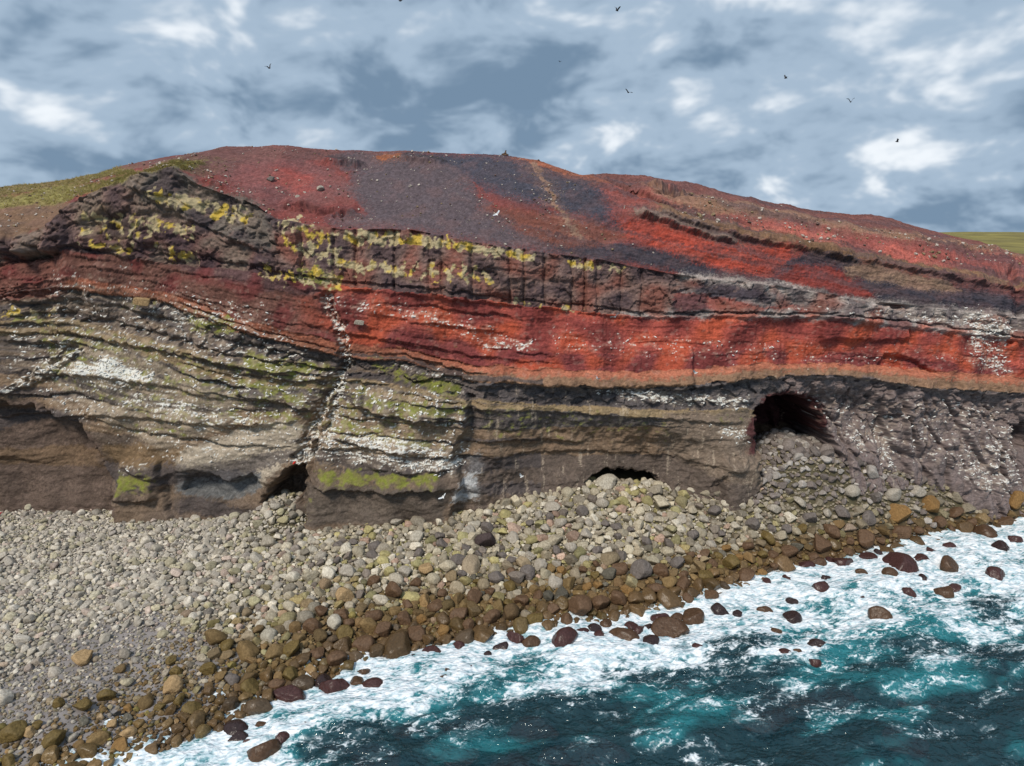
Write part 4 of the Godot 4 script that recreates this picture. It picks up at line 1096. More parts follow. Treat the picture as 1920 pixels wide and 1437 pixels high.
	# broken rocks fallen in and before the cave, many whitened by the birds
	for tries in 9000:
		var x := rng.randf_range(33.0, 60.0)
		var z := rng.randf_range(-102.0, -87.0)
		var r := rng.randf_range(0.3, 0.62) * (1.0 + 1.0 * pow(rng.randf(), 4.0))
		if z > lerpf(-88.5, -91.5, (x - 33.0) / 27.0) + 1.2 * rng.randfn() or not room(x, z, r, 0.68): continue
		take(x, z, r)
		var c := linear(140, 130, 126).lerp(linear(206, 200, 194), 0.8 * smoothstep(0.45, 0.8, rng.randf()) * smoothstep(-87.0, -90.0, z)) * rng.randf_range(0.85, 1.4)
		where_[8 + rng.randi() % 10].append([Transform3D(turned().scaled(Vector3(r, r, r) * rng.randf_range(1.05, 1.25)), Vector3(x, beach_height(x, z) + r * rng.randf_range(0.2, 0.6), z)), c])
	for step in [[1.5, 9000, 0.80], [1.0, 60000, 0.78], [0.66, 220000, 0.75], [0.42, 460000, 0.70], [0.26, 300000, 0.7]]:
		for tries in step[1]:
			var x := rng.randf_range(-84.0, 88.0)
			var zw := water_z(x)
			var zf := foot_z(x) - 5.0
			if absf(x - 38.0) < 9.0: zf -= 6.0
			var z := lerpf(zw + 1.2, zf, rng.randf())
			var size := stone_size(x, z)
			var r: float = size * step[0] * rng.randf_range(0.75, 1.2) * (1.0 + 0.9 * pow(rng.randf(), 7.0))
			if r < 0.11: continue
			var gravel := gravel_share(x, z)
			if gravel > 0.0 and rng.randf() < gravel * (0.985 if step[0] > 0.5 else 0.9): continue
			if not room(x, z, r, step[2]): continue
			take(x, z, r)
			var c := stone_color(x, z)
			var angular := smoothstep(-40.0, 30.0, x) > rng.randf()
			var which: int = 8 + rng.randi() % 10 if angular else rng.randi() % 8
			var h := beach_height(x, z) + r * rng.randf_range(0.15, 0.5)
			if (zw - z) / (zw - foot_z(x)) < 0.13 + 0.05 * rng.randfn(): which += 18
			where_[which].append([Transform3D(turned().scaled(Vector3(r, r, r) * rng.randf_range(1.02, 1.22)), Vector3(x, h, z)), c])
	# gravel between them on the left
	for tries in 16000:
		var x := rng.randf_range(-80.0, -14.0)
		var z := lerpf(water_z(x) + 0.4, water_z(x) - 26.0, rng.randf())
		if gravel_share(x, z) + 0.25 < rng.randf(): continue
		var r := rng.randf_range(0.05, 0.15)
		var c := stone_color(x, z + 0.0).lerp(linear(120, 114, 112), 0.5) * rng.randf_range(0.6, 1.1)
		where_[rng.randi() % 8].append([Transform3D(turned().scaled(Vector3.ONE * r), Vector3(x, beach_height(x, z) + r * 0.2, z)), c])
	var mat := stone_material("beach stone", Color(1, 1, 1), 0.8, true)
	var root := Node3D.new()
	root.name = "cobbles"
	add_child(root)
	tag(root, "rounded grey and brown cobbles covering the beach below the cliff", "cobbles", "", "stuff")
	var wet_mat := stone_material("wet beach stone", Color(1, 1, 1), 0.28, true)
	for k in 36:
		if where_[k].is_empty(): continue
		var s := k % 18
		add_copies(root, "cobbles" if s < 8 else "broken_stones", cobble_shapes[s] if s < 8 else rock_shapes[s - 8], mat if k < 18 else wet_mat, where_[k])

func add_copies(parent: Node, called: String, mesh: Mesh, mat: Material, list: Array) -> void:
	var mm := MultiMesh.new()
	mm.transform_format = MultiMesh.TRANSFORM_3D
	mm.use_colors = true
	mm.mesh = mesh
	mm.instance_count = list.size()
	for k in list.size():
		mm.set_instance_transform(k, list[k][0])
		mm.set_instance_color(k, list[k][1])
	var o := MultiMeshInstance3D.new()
	o.name = called
	o.multimesh = mm
	o.material_override = mat
	o.set_meta("kind", "stuff")
	parent.add_child(o, true)

func sheet(xs: PackedFloat32Array, zs: PackedFloat32Array, height: Callable, tint: Callable, uv_box := Rect2()) -> ArrayMesh:
	var nx := xs.size()
	var nz := zs.size()
	var v := PackedVector3Array()
	var n := PackedVector3Array()
	var c := PackedColorArray()
	var uv := PackedVector2Array()
	var ix := PackedInt32Array()
	for j in nz:
		for i in nx:
			v.append(Vector3(xs[i], height.call(xs[i], zs[j]), zs[j]))
			c.append(tint.call(xs[i], zs[j]))
			uv.append((Vector2(xs[i], zs[j]) - uv_box.position) / uv_box.size if uv_box.has_area() else Vector2(xs[i], zs[j]))
	n.resize(v.size())
	for j in nz:
		for i in nx:
			var dx := v[j * nx + mini(i + 1, nx - 1)] - v[j * nx + maxi(i - 1, 0)]
			var dz := v[mini(j + 1, nz - 1) * nx + i] - v[maxi(j - 1, 0) * nx + i]
			n[j * nx + i] = dz.cross(dx).normalized()
	for j in nz - 1:
		for i in nx - 1:
			var a := j * nx + i
			ix.append_array([a, a + 1, a + nx + 1, a, a + nx + 1, a + nx])
	var arrays := []
	arrays.resize(Mesh.ARRAY_MAX)
	arrays[Mesh.ARRAY_VERTEX] = v
	arrays[Mesh.ARRAY_NORMAL] = n
	arrays[Mesh.ARRAY_COLOR] = c
	arrays[Mesh.ARRAY_TEX_UV] = uv
	arrays[Mesh.ARRAY_INDEX] = ix
	var m := ArrayMesh.new()
	m.add_surface_from_arrays(Mesh.PRIMITIVE_TRIANGLES, arrays)
	return m

func steps(a: float, b: float, d: float) -> PackedFloat32Array:
	var out := PackedFloat32Array()
	var n := maxi(1, int(round((b - a) / d)))
	for i in n + 1: out.append(lerpf(a, b, float(i) / n))
	return out

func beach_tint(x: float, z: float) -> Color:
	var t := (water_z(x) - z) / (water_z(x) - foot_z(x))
	var c := linear(84, 78, 60)  # algae-stained grit, darkened further to imitate shade between the stones
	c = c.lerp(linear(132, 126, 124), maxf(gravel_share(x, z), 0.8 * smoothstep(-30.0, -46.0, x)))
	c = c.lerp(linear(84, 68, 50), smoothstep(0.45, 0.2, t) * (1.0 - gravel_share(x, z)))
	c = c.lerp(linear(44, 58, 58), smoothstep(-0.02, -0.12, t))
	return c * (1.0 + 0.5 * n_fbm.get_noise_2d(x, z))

func build_beach() -> void:
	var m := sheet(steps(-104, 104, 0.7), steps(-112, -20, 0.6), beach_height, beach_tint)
	var mat := stone_material("beach grit", Color(1, 1, 1), 0.9, true)
	mat.normal_scale = 1.4
	var o := put_mesh("beach", m, mat)
	tag(o, "sloping shingle ground under the boulders", "", "", "structure")

# ------------------------------------------------------------------ the sea
const SEA_BOX := Rect2(-52, -104, 156, 72)

func swell(x: float, z: float) -> float:
	var calm := smoothstep(0.0, 10.0, z - water_z(x))
	var h := 0.55 * n_big.get_noise_2d(x * 0.05 - z * 0.02 + 4.0, z * 0.13 + x * 0.04) + 0.20 * n_big.get_noise_2d(x * 0.3 + z * 0.12, z * 0.55) + 0.13 * n_fbm.get_noise_2d(x * 0.55, z * 0.95)
	var chop := n_big.get_noise_2d(x * 0.7 + z * 0.3 + 11.0, z * 1.5)
	h += 0.09 * (1.0 - absf(chop) * 2.0)
	return h * (0.45 + 0.55 * calm) - 0.05 + (1.0 - calm) * (0.12 + 0.35 * n_fbm.get_noise_2d(x * 0.3, z * 0.3))

func sea_texture() -> Array:
	var w := 2048
	var h := 944
	var color := PackedByteArray()
	var rough := PackedByteArray()
	var lift := PackedFloat32Array()
	color.resize(w * h * 4)
	rough.resize(w * h)
	lift.resize(w * h)
	# water churned white round the rocks that stand in it
	var wash := PackedFloat32Array()
	wash.resize(312 * 144)
	for k in range(0, SURF_ROCKS.size(), 3):
		var c := Vector2((SURF_ROCKS[k] - SEA_BOX.position.x) * 2.0, (SURF_ROCKS[k + 1] - SEA_BOX.position.y) * 2.0)
		var reach: float = SURF_ROCKS[k + 2] * 5.5
		for j in range(maxi(0, int(c.y - reach)), mini(144, int(c.y + reach) + 1)):
			for i in range(maxi(0, int(c.x - reach)), mini(312, int(c.x + reach) + 1)):
				wash[j * 312 + i] = maxf(wash[j * 312 + i], 0.45 * smoothstep(reach, reach * 0.3, Vector2(i + 0.5, j + 0.5).distance_to(c)))
	var deep := Color(0.012, 0.052, 0.070)
	var teal := Color(0.025, 0.24, 0.28)
	var foam_tint := Color(0.86, 0.89, 0.92)
	var thin_foam := Color(0.50, 0.62, 0.68)
	for j in h:
		var z := SEA_BOX.position.y + (j + 0.5) / h * SEA_BOX.size.y
		for i in w:
			var x := SEA_BOX.position.x + (i + 0.5) / w * SEA_BOX.size.x
			var off := (z - water_z(x)) * 0.9
			var at := j * w + i
			if off < -5.0:
				color[at * 4 + 3] = 255
				rough[at] = 200
				continue
			var sa := x * 0.94 - z * 0.34     # along the shore
			var sb := x * 0.34 + z * 0.94     # out to sea
			var slow := n_fbm.get_noise_2d(sa * 0.075 + 60.0, sb * 0.16)
			# the wash: full near the rocks, lacing further out
			var wide := along([-52.0, 9.0, -20.0, 10.0, 0.0, 9.5, 20.0, 12.0, 40.0, 17.0, 75.0, 23.0, 104.0, 26.0], x)
			var cover := 1.0 - smoothstep(0.1 * wide, 1.6 * wide, off + slow * wide * 0.9)
			cover = minf(1.0, cover + wash[clampi(int((z - SEA_BOX.position.y) * 2.0), 0, 143) * 312 + clampi(int((x - SEA_BOX.position.x) * 2.0), 0, 311)])
			cover = maxf(cover, 0.34 * smoothstep(0.12, 0.42, slow) * smoothstep(40.0, 20.0, off))
			var wx := sa + 1.8 * n_fbm.get_noise_2d(sa * 0.25, sb * 0.42) + 0.4 * n_fbm.get_noise_2d(sa * 1.4, sb * 1.9 + 9.0)
			var wz := sb + 1.2 * n_fbm.get_noise_2d(sa * 0.25 + 33.0, sb * 0.42) + 0.35 * n_fbm.get_noise_2d(sa * 1.4 + 17.0, sb * 1.9)
			var froth := n_fbm.get_noise_2d(sa * 0.8 + 400.0, sb * 1.9)
			var swirl := n_fbm.get_noise_2d(wx * 0.33 + 90.0, wz * 0.9)
			var thick := 0.015 + 0.52 * cover * cover * clampf(1.0 + 1.6 * swirl, 0.2, 2.0)
			var web := smoothstep(thick * 1.3, 0.0, n_edge.get_noise_2d(wx * 0.24, wz * 0.5) + 1.0) * smoothstep(-0.35, 0.05, froth + 0.6 * cover - 0.15)
			var lace := smoothstep(thick * 1.3, 0.0, n_edge.get_noise_2d(wx * 0.62 + 50.0, wz * 1.3) + 1.0) * smoothstep(-0.25, 0.15, froth + 0.9 * cover - 0.35)
			var thread := smoothstep(thick * 1.3, 0.0, n_edge.get_noise_2d(wx * 1.5 + 20.0, wz * 2.8) + 1.0) * smoothstep(0.0, 0.3, swirl + cover - 0.45)
			var foam := maxf(maxf(web, lace * 0.95), thread * 0.8) * smoothstep(0.02, 0.22, cover)
			foam = maxf(foam, smoothstep(0.38, 1.05, cover + 0.75 * swirl + 0.22 * froth))
			var milk := clampf(cover * 0.9 + 0.45 * swirl, 0.0, 1.0)
			var glow := n_fbm.get_noise_2d(sa * 0.05 + 130.0, sb * 0.11)
			var body := deep.lerp(teal, smoothstep(0.02, 0.6, glow + 0.85 * cover - 0.05 + 0.08 * smoothstep(10.0, 40.0, x)))
			body = body.lerp(Color(0.22, 0.48, 0.54), 0.75 * milk * milk)
			var c := body.lerp(thin_foam.lerp(foam_tint, clampf(0.55 + 1.5 * froth + 0.9 * swirl, 0.0, 1.0)), foam)
			var s := c.linear_to_srgb()
			color[at * 4] = int(clampf(s.r, 0, 1) * 255.0)
			color[at * 4 + 1] = int(clampf(s.g, 0, 1) * 255.0)
			color[at * 4 + 2] = int(clampf(s.b, 0, 1) * 255.0)
			color[at * 4 + 3] = int(clampf(lerpf(0.56 + 0.4 * milk, 1.0, foam), 0, 1) * 255.0)
			rough[at] = int(lerpf(0.07, 0.75, foam) * 255.0)
			# ripples, and the thickness of the foam
			var chop := n_fbm.get_noise_2d(x * 0.55 + z * 0.2, z * 1.25 + 7.0)
			lift[at] = (1.0 - absf(chop) * 1.8) * 0.5 + 0.3 * n_fbm.get_noise_2d(x * 1.6, z * 2.6) + 0.25 * foam
	var height := Image.create_from_data(w, h, false, Image.FORMAT_RF, lift.to_byte_array())
	height.convert(Image.FORMAT_RGBAF)
	height.bump_map_to_normal_map(2.6)
	return [ImageTexture.create_from_image(Image.create_from_data(w, h, false, Image.FORMAT_RGBA8, color)), ImageTexture.create_from_image(Image.create_from_data(w, h, false, Image.FORMAT_L8, rough)), ImageTexture.create_from_image(height)]

func build_sea() -> void:
	var tex := sea_texture()
	var mat := StandardMaterial3D.new()
	mat.resource_name = "sea water and foam"
	mat.transparency = BaseMaterial3D.TRANSPARENCY_ALPHA
	mat.albedo_texture = tex[0]
	mat.roughness = 1.0
	mat.roughness_texture = tex[1]
	mat.roughness_texture_channel = BaseMaterial3D.TEXTURE_CHANNEL_RED
	mat.metallic_specular = 0.5
	mat.normal_enabled = true
	mat.normal_texture = tex[2]
	mat.normal_scale = 1.0
	mat.texture_repeat = false
	var white := func(_x: float, _z: float) -> Color: return Color.WHITE
	var e := SEA_BOX.end
	var m := sheet(steps(SEA_BOX.position.x, e.x, 0.26), steps(SEA_BOX.position.y, e.y, 0.24), swell, white, SEA_BOX)
	var o := put_mesh("sea", m, mat)
	tag(o, "teal sea with white lacing foam breaking on the boulders", "", "", "structure")
	var far := StandardMaterial3D.new()
	far.resource_name = "open sea"
	far.albedo_color = Color(0.012, 0.062, 0.082).linear_to_srgb()
	far.roughness = 0.1
	for b in [[-900.0, -900.0, -52.0, 900.0], [104.0, -900.0, 900.0, 900.0], [-52.0, -32.0, 104.0, 900.0]]:
		var s := put_mesh("open_sea", sheet(steps(b[0], b[2], 40.0), steps(b[1], b[3], 40.0), func(_x: float, _z: float) -> float: return -0.06, white), far)
		tag(s, "dark open sea beyond the surf", "", "", "structure")

# ------------------------------------------------------------------ land behind
func build_meadow() -> void:
	var height := func(x: float, z: float) -> float:
		return lerpf(36.6, 43.5, smoothstep(-105.0, -330.0, z)) + 0.5 * n_big.get_noise_2d(x * 0.03, z * 0.03) - 6.0 * smoothstep(70.0, 40.0, x) - 0.015 * maxf(0.0, -z - 330.0)
	var tint := func(x: float, z: float) -> Color:
		return linear(140, 130, 80).lerp(linear(110, 102, 70), clampf(0.5 + n_fbm.get_noise_2d(x * 0.08, z * 0.08), 0.0, 1.0)) * (1.0 + 0.3 * n_fbm.get_noise_2d(x, z))
	var mat := StandardMaterial3D.new()
	mat.resource_name = "meadow turf"
	mat.vertex_color_use_as_albedo = true
	mat.roughness = 1.0
	mat.metallic_specular = 0.1
	var o := put_mesh("meadow", sheet(steps(40, 420, 2.0), steps(-700, -111, 3.0), height, tint), mat)
	tag(o, "yellow green meadow on the plateau behind the cliff", "", "", "structure")

# ------------------------------------------------------------------ birds
func bird_mesh_body(r: float) -> ArrayMesh:
	var sphere := ball(2)
	var v: PackedVector3Array = sphere[0].duplicate()
	for i in v.size():
		var p := v[i]
		var taper := lerpf(0.55, 1.0, smoothstep(-1.0, 0.2, p.z)) if p.z < 0.2 else lerpf(1.0, 0.5, smoothstep(0.3, 1.0, p.z))
		v[i] = Vector3(p.x * 0.36 * taper, p.y * 0.34 * taper, p.z * 1.25) * r
	var st := SurfaceTool.new()
	st.begin(Mesh.PRIMITIVE_TRIANGLES)
	var tri: PackedInt32Array = sphere[1]
	for k in range(0, tri.size(), 3):
		for e in [0, 2, 1]:
			st.set_smooth_group(0)
			st.add_vertex(v[tri[k + e]])
	st.index()
	st.generate_normals()
	return st.commit()

func wing_mesh(side: float, lift: float, span: float) -> ArrayMesh:
	# inner and outer wing, bent at the wrist, 2 cm thick
	var st := SurfaceTool.new()
	st.begin(Mesh.PRIMITIVE_TRIANGLES)
	var rows := [[0.04, 0.0, 0.11, -0.12], [0.25, lift * 0.6, 0.16, -0.05], [0.5, lift * 0.75, 0.04, -0.10]]
	for k in 2:
		var a: Array = rows[k]
		var b: Array = rows[k + 1]
		for up in [0.012, -0.012]:
			var q := [Vector3(side * a[0] * span, a[1] * span + up, a[2] * span), Vector3(side * b[0] * span, b[1] * span + up * 0.5, b[2] * span), Vector3(side * b[0] * span, b[1] * span + up * 0.5, b[3] * span), Vector3(side * a[0] * span, a[1] * span + up, a[3] * span)]
			var order := [0, 1, 2, 0, 2, 3] if (up > 0.0) == (side > 0.0) else [0, 2, 1, 0, 3, 2]
			for e in order:
				st.set_smooth_group(-1)
				st.add_vertex(q[e])
	st.generate_normals()
	return st.commit()

func fly_bird(p: Vector3, turn: Vector3, lift: float, span: float, mat: Material, wing_mat: Material, label: String, group: String) -> void:
	var root := Node3D.new()
	root.name = numbered("seabird")
	add_child(root)
	root.position = p
	root.rotation = turn
	put_mesh("body", bird_mesh_body(0.2 * span), mat, root)
	put_mesh("wing", wing_mesh(1.0, lift, span), wing_mat, root)
	put_mesh("wing", wing_mesh(-1.0, lift, span), wing_mat, root)
	tag(root, label, "bird", group)

func build_birds() -> void:
	var dark := StandardMaterial3D.new()
	dark.albedo_color = linear(70, 72, 78).linear_to_srgb()
	dark.roughness = 0.9
	var plume := StandardMaterial3D.new()
	plume.albedo_color = linear(232, 230, 226).linear_to_srgb()
	plume.roughness = 0.9
	var grey := StandardMaterial3D.new()
	grey.albedo_color = linear(196, 200, 204).linear_to_srgb()
	grey.roughness = 0.9
	var said := ["dark gull flying above the red hilltop, lowest at the left of the sky", "dark bird high in the cloudy sky right of the middle", "dark bird gliding over the notch between the two hills", "small dark bird over the right hill, left of the gliding pair", "dark bird with raised wings over the right hill", "dark bird flying lowest over the far right slope", "dark bird at the upper rim of the picture", "tiny bird far off in the grey cloud over the middle"]
	for k in SKY_BIRDS.size() / 3:
		fly_bird(Vector3(SKY_BIRDS[k * 3], SKY_BIRDS[k * 3 + 1], SKY_BIRDS[k * 3 + 2]), Vector3(0.2 * sin(k * 3.0), 0.9 + k * 1.3, [0.5, 0.2, 0.35, -0.4, 0.05, 0.1, 0.6, 0.0][k]), [0.5, 0.55, 0.25, 0.4, 0.6, 0.5, 0.4, 0.3][k], 1.15 if k != 7 else 0.8, dark, dark, said[k], "birds in the sky")
	var said2 := ["white gull flying in front of the grey scree slope", "white gull gliding below the lava columns at the middle", "white gull flying before the dark sea-worn wall", "white gull gliding low over the stones at the block", "white bird flying under the orange band at the middle", "white bird flying left of the big cave under the red band"]
	for k in CLIFF_BIRDS.size() / 3:
		fly_bird(Vector3(CLIFF_BIRDS[k * 3], CLIFF_BIRDS[k * 3 + 1], CLIFF_BIRDS[k * 3 + 2]), Vector3(0.5, 1.0 + k * 1.9, [0.7, -0.5, 0.8, 0.8, 0.3, 0.4][k]), 0.3, 1.1, plume, grey, said2[k], "gulls flying before the cliff")
	# birds sitting on the ledges
	var sitting := bird_mesh_body(0.2)
	var spots := surface_points
	for k in range(spots.size() - 1, 0, -1):
		var j := rng.randi() % (k + 1)
		var s := spots[k]
		spots[k] = spots[j]
		spots[j] = s
	var rest := []
	var nests := {}
	var single := spots.slice(0, 280)
	single.sort_custom(func(a, b): return a.x / -a.z < b.x / -b.z)
	for k in single.size(): spots[k] = single[k]
	for k in mini(spots.size(), 3600):
		var b := Basis(Vector3.UP, rng.randf() * TAU) * Basis(Vector3(1, 0, 0), -0.35)
		if k < 280:
			var o := put_mesh("nesting_seabird", sitting, plume)
			o.basis = b.scaled(Vector3.ONE * 1.1)
			o.position = spots[k] + Vector3(0, 0.06, 0.05)
			var at := spots[k]
			var place := "the red band of the cliff"
			if at.x > 33.0 and at.y < 22.0: place = "the blocky grey basalt right of the cave"
			elif at.x > 2.0 and at.y < 24.0: place = "the black seam left of the cave"
			elif at.x > 30.0: place = "the pale grey lava at the right"
			elif at.y > 35.0: place = "the lava columns under the scree"
			elif at.x < -44.0 and at.y < 27.0: place = "the striped ledges at the far left"
			elif at.x < -27.0 and at.y < 26.0: place = "the striped ledges left of the dyke"
			elif at.y < 24.0: place = "the mossy block right of the dyke"
			elif at.x < -27.0: place = "the brown red wall left of the dyke"
			nests[place] = nests.get(place, 0) + 1
			tag(o, "white seabird on %s, %s from left" % [place, ordinal(nests[place])], "bird", "seabirds on " + place)
		else:
			rest.append([Transform3D(b.scaled(Vector3.ONE * rng.randf_range(0.9, 1.15)), spots[k] + Vector3(0, 0.06, 0.05)), Color.WHITE])
	if rest:
		var mm := Node3D.new()
		mm.name = "seabird_colony"
		add_child(mm)
		tag(mm, "dense colony of white seabirds speckling the cliff ledges", "bird colony", "", "stuff")
		add_copies(mm, "colony", sitting, plume, rest)

func build_details() -> void:
	# stones strewn on the scree slope
	var pale := []
	for p in scree_points:
		if pale.size() > 9000: break
		var r := 0.03 + 0.2 * pow(rng.randf(), 6.0)
		var belt := p.x > 20.0 and p.y < along(FRINGE_Y, p.x) + 0.5 and p.y > along(FRINGE_Y, p.x) - 3.5
		if p.x > 10.0 and not belt and rng.randf() < 0.9: continue
		if n_fbm.get_noise_2d(p.x * 0.13, p.z * 0.2) < rng.randf_range(-0.25, 0.35): continue
		if belt: r *= 1.7
		var k := rng.randf()
		var c := linear(226, 214, 204) if k < 0.55 else linear(128, 104, 98) if k < 0.75 else linear(166, 146, 116)
		pale.append([Transform3D(turned().scaled(Vector3.ONE * r), p + Vector3(0, r * 0.2, r * 0.2)), c])
	var root := Node3D.new()
	root.name = "scree_rubble"
	add_child(root)
	tag(root, "loose pale stones strewn over the red and grey scree slope", "rubble", "", "stuff")
	add_copies(root, "rubble", rock_shapes[3], stone_material("scree stone", Color.WHITE, 0.9, true), pale)
	for b in [[-32.2, 48.0, -95.0, 0.62, "slate", "round dark boulder lying on the bright red scree slope"], [-26.1, 46.8, -96.0, 0.62, "grey", "pale blocky boulder lying on the red scree slope"], [-28.6, 45.6, -94.0, 0.4, "grey", "small pale stone below the blocky boulder on the scree"],
			[-19.6, 29.7, -87.2, 0.75, "grey", "pale grey slab jutting out of the red band by the dyke"], [-47.6, 32.3, -88.0, 1.3, "tan", "tan mossy block sticking out of the left wall"]]:
		var boxed: bool = b[0] == -19.6 or b[0] == -47.6
		var o := put_mesh("boulder", stone_mesh(ball(4), 11, 0.03, 77, true) if boxed else rock_shapes[int(b[3] * 10) % 10], stone_materials[b[4]])
		o.basis = (Basis(Vector3(0, 0, 1), -0.2) * Basis(Vector3.UP, 0.3)).scaled(Vector3(1.3, 0.85, 1.0) * b[3]) if boxed else turned().scaled(Vector3.ONE * b[3])
		o.position = Vector3(b[0], b[1], b[2])
		tag(o, b[5], "boulder")
	# tufts of grass on the left rim
	var st := SurfaceTool.new()
	st.begin(Mesh.PRIMITIVE_TRIANGLES)
	for k in 9:
		var a := k * 2.4
		var lean := Vector3(cos(a), 0, sin(a)) * (0.05 + 0.02 * (k % 4))
		var side := Vector3(-sin(a), 0, cos(a)) * 0.018
		var foot := lean * 0.8
		st.add_vertex(foot - side)
		st.add_vertex(foot + lean * 1.6 + Vector3(0, 0.16 + 0.03 * (k % 3), 0))
		st.add_vertex(foot + side)
	st.generate_normals()
	var tuft := st.commit()
	var tufts := []
	for p in grass_points:
		if tufts.size() > 9000: break
		if rng.randf() < 0.6: continue
		tufts.append([Transform3D(Basis(Vector3.UP, rng.randf() * TAU).scaled(Vector3.ONE * rng.randf_range(0.7, 1.7)), p - Vector3(0, 0.02, 0)), linear(136, 132, 72).lerp(linear(150, 132, 92), rng.randf()) * rng.randf_range(1.0, 1.7)])
	var turf := StandardMaterial3D.new()
	turf.resource_name = "grass blade"
	turf.vertex_color_use_as_albedo = true
	turf.roughness = 0.9
	turf.cull_mode = BaseMaterial3D.CULL_DISABLED
	if tufts:
		var meadow_edge := Node3D.new()
		meadow_edge.name = "grass"
		add_child(meadow_edge)
		tag(meadow_edge, "yellow green grass growing along the upper left rim of the cliff", "grass", "", "stuff")
		add_copies(meadow_edge, "grass", tuft, turf, tufts)
	# cairn on the crest
	var cairn := Node3D.new()
	cairn.name = "cairn"
	add_child(cairn)
	cairn.position = Vector3(-1.0, 52.75, -109.6)
	cairn.scale = Vector3.ONE * 0.5
	tag(cairn, "small stone cairn standing on the crest of the hill", "cairn")
	for k in 7:
		var o := put_mesh("stone", rock_shapes[k], stone_materials["slate" if k % 2 else "umber"], cairn)
		o.basis = turned().scaled(Vector3.ONE * [0.6, 0.55, 0.5, 0.45, 0.4, 0.34, 0.28][k])
		o.position = Vector3([-0.6, 0.5, 0.0, -0.15, 0.1, 0.0, 0.05][k], [0.1, 0.1, 0.2, 0.55, 0.7, 1.0, 1.3][k], [0.0, 0.2, 0.4, 0.1, 0.2, 0.15, 0.15][k])
	# washed-up floats
	for b in [[Vector3(-28.4, 11.6, -85.2), Color(0.62, 0.03, 0.02), "red fishing float wedged in the dark crevice of the cliff"], [Vector3(-68.2, 4.4, -85.4), Color(0.75, 0.12, 0.12), "pink red float on the shingle at the far left cliff foot"]]:
		var mat := StandardMaterial3D.new()
		mat.albedo_color = b[1].linear_to_srgb()
		mat.roughness = 0.4
		var o := Node3D.new()
		o.name = numbered("fishing_float")
		add_child(o)
		o.position = b[0]
		tag(o, b[2], "float")
		put_mesh("shell", bird_mesh_body(0.45), mat, o)
		var eye := TorusMesh.new()
		eye.inner_radius = 0.05
		eye.outer_radius = 0.1
		var e := put_mesh("eyelet", eye, mat, o)
		e.position = Vector3(0, 0, 0.6)

# ------------------------------------------------------------------ sky
func build_sky() -> ImageTexture:
	var w := 4096
	var h := 2048
	var im := PackedFloat32Array()
	im.resize(w * h * 3)
	var dark := linear(112, 136, 160)
	var mid := linear(160, 180, 200)
	var bright := linear(232, 238, 244)
	# broad lighter and darker masses of cloud: azimuth, elevation, widths (degrees), how much
	var masses := [[-26, 14.5, 5, 1.8, 0.25], [-32, 12, 9, 3, -0.3], [-21, 10.5, 7, 2.2, -0.25], [-33, 8.2, 5, 1.4, 0.22], [-16, 8.0, 6, 1.6, 0.25], [-14, 15.5, 5, 2, 0.2], [-4, 11, 7, 3.5, -0.28], [-9, 7.5, 5, 1.8, -0.2], [4, 13, 6, 3, -0.12],
		[8, 9.5, 2.5, 2.5, 0.25], [14, 14.5, 7, 3, -0.3], [18, 9.5, 5, 2.0, 0.2], [28, 12, 14, 7, 0.24], [22, 7.0, 5, 1.2, -0.2], [29, 8, 4, 1, -0.15], [33, 2, 14, 2.2, -0.3], [26, 5, 6, 1.2, -0.12], [-36, 4.5, 4, 1.5, 0.2], [-30, 5.5, 6, 1.2, -0.25], [0, 7.0, 4, 1.5, -0.15]]
	for j in h:
		var el := PI / 2 - (j + 0.5) / h * PI
		if j > h / 2 + 6:
			for i in w:
				var a := (j * w + i) * 3
				im[a] = 0.10
				im[a + 1] = 0.16
				im[a + 2] = 0.20
			continue
		var de := rad_to_deg(el)
		var sy := maxf(sin(el), 0.0)
		var cy := cos(el)
		var k := 3.0 / (sy + 0.5)
		# coarser steps high above, where no picture looks
		var skip := 1 if de < 40.0 else 4
		for i in range(0, w, skip):
			var at := (j * w + i) * 3
			var az := (i + 0.5) / w * TAU
			if az > PI: az -= TAU
			var px := sin(az) * cy * k
			var pz := -cos(az) * cy * k
			var e := sy * 5.5
			var turn := n_big.get_noise_3d(px * 1.3 + 20.0, pz * 1.3, e * 1.2)
			px += 0.12 * turn
			e += 0.16 * turn
			var n := n_fbm.get_noise_3d(px * 0.62 + 5.0, pz * 0.62, e * 0.75)
			var puff := n_fbm.get_noise_3d(px * 2.0 + 9.0, pz * 2.0 + 30.0, e * 1.9)
			var wisp := n_fbm.get_noise_3d(px * 6.0, pz * 6.0 + 11.0, e * 5.0)
			var v := 0.41 + 0.62 * n + 0.42 * puff + 0.25 * n * puff + 0.14 * wisp
			if de < 26.0 and absf(az) < 1.05:
				var da := rad_to_deg(az)
				for m in masses:
					var u: float = (da - m[0]) / m[2]
					var t: float = (de - m[1]) / m[3]
					var s: float = u * u + t * t
					if s < 5.0: v += m[4] * exp(-s)
			v = clampf(v, 0.0, 1.0)
			var c := dark.lerp(mid, smoothstep(0.0, 0.5, v)).lerp(bright, smoothstep(0.5, 1.0, v))
			c = c * (1.0 + 0.35 * smoothstep(0.35, 1.0, sy))
			for q in skip:
				im[at + q * 3] = c.r
				im[at + q * 3 + 1] = c.g
				im[at + q * 3 + 2] = c.b
	return ImageTexture.create_from_image(Image.create_from_data(w, h, false, Image.FORMAT_RGBF, im.to_byte_array()))

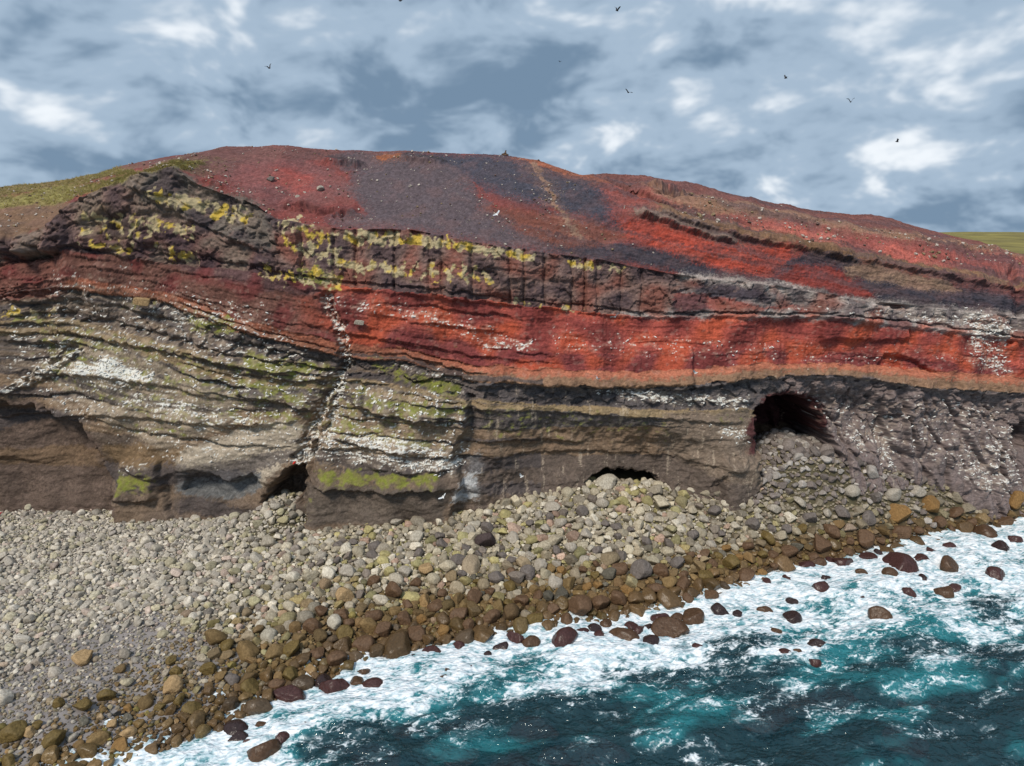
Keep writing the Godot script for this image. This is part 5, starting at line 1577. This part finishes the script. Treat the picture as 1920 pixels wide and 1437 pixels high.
func _ready() -> void:
	rng.seed = 7
	n_big.noise_type = FastNoiseLite.TYPE_SIMPLEX_SMOOTH
	n_big.frequency = 1.0
	n_big.fractal_type = FastNoiseLite.FRACTAL_NONE
	n_big.seed = 3
	n_fbm.noise_type = FastNoiseLite.TYPE_SIMPLEX_SMOOTH
	n_fbm.frequency = 1.0
	n_fbm.fractal_octaves = 4
	n_fbm.fractal_gain = 0.55
	n_fbm.seed = 11
	n_cell.noise_type = FastNoiseLite.TYPE_CELLULAR
	n_cell.cellular_return_type = FastNoiseLite.RETURN_CELL_VALUE
	n_cell.frequency = 1.0
	n_cell.fractal_type = FastNoiseLite.FRACTAL_NONE
	n_cell.seed = 5
	n_edge.noise_type = FastNoiseLite.TYPE_CELLULAR
	n_edge.cellular_return_type = FastNoiseLite.RETURN_DISTANCE2_SUB
	n_edge.frequency = 1.0
	n_edge.fractal_type = FastNoiseLite.FRACTAL_NONE
	n_edge.seed = 5
	# camera
	var cam := Camera3D.new()
	cam.name = "camera"
	cam.position = Vector3(0, 40, 0)
	cam.rotation_degrees = Vector3(-11.8, 0, 0)
	cam.fov = 58.575
	cam.far = 3000.0
	add_child(cam)
	# sky, sun, exposure
	var env := Environment.new()
	var sky := Sky.new()
	var sm := PanoramaSkyMaterial.new()
	sm.panorama = build_sky()
	sky.sky_material = sm
	env.background_mode = Environment.BG_SKY
	env.sky = sky
	env.background_energy_multiplier = 0.565
	env.tonemap_mode = Environment.TONE_MAPPER_LINEAR
	env.tonemap_exposure = 1.94
	env.sdfgi_enabled = true
	env.ssao_enabled = true
	env.ssil_enabled = true
	var we := WorldEnvironment.new()
	we.name = "world"
	we.environment = env
	add_child(we)
	var sun := DirectionalLight3D.new()
	sun.name = "sun"
	sun.light_energy = 0.5
	sun.light_color = Color(1.0, 0.96, 0.9)
	sun.light_angular_distance = 12.0
	sun.shadow_enabled = true
	sun.rotation_degrees = Vector3(-48, -28, 0)
	add_child(sun)
	# the setting
	chart_cliff()
	build_cliff()
	build_beach()
	build_sea()
	build_meadow()
	# the things
	build_stones()
	build_details()
	build_birds()
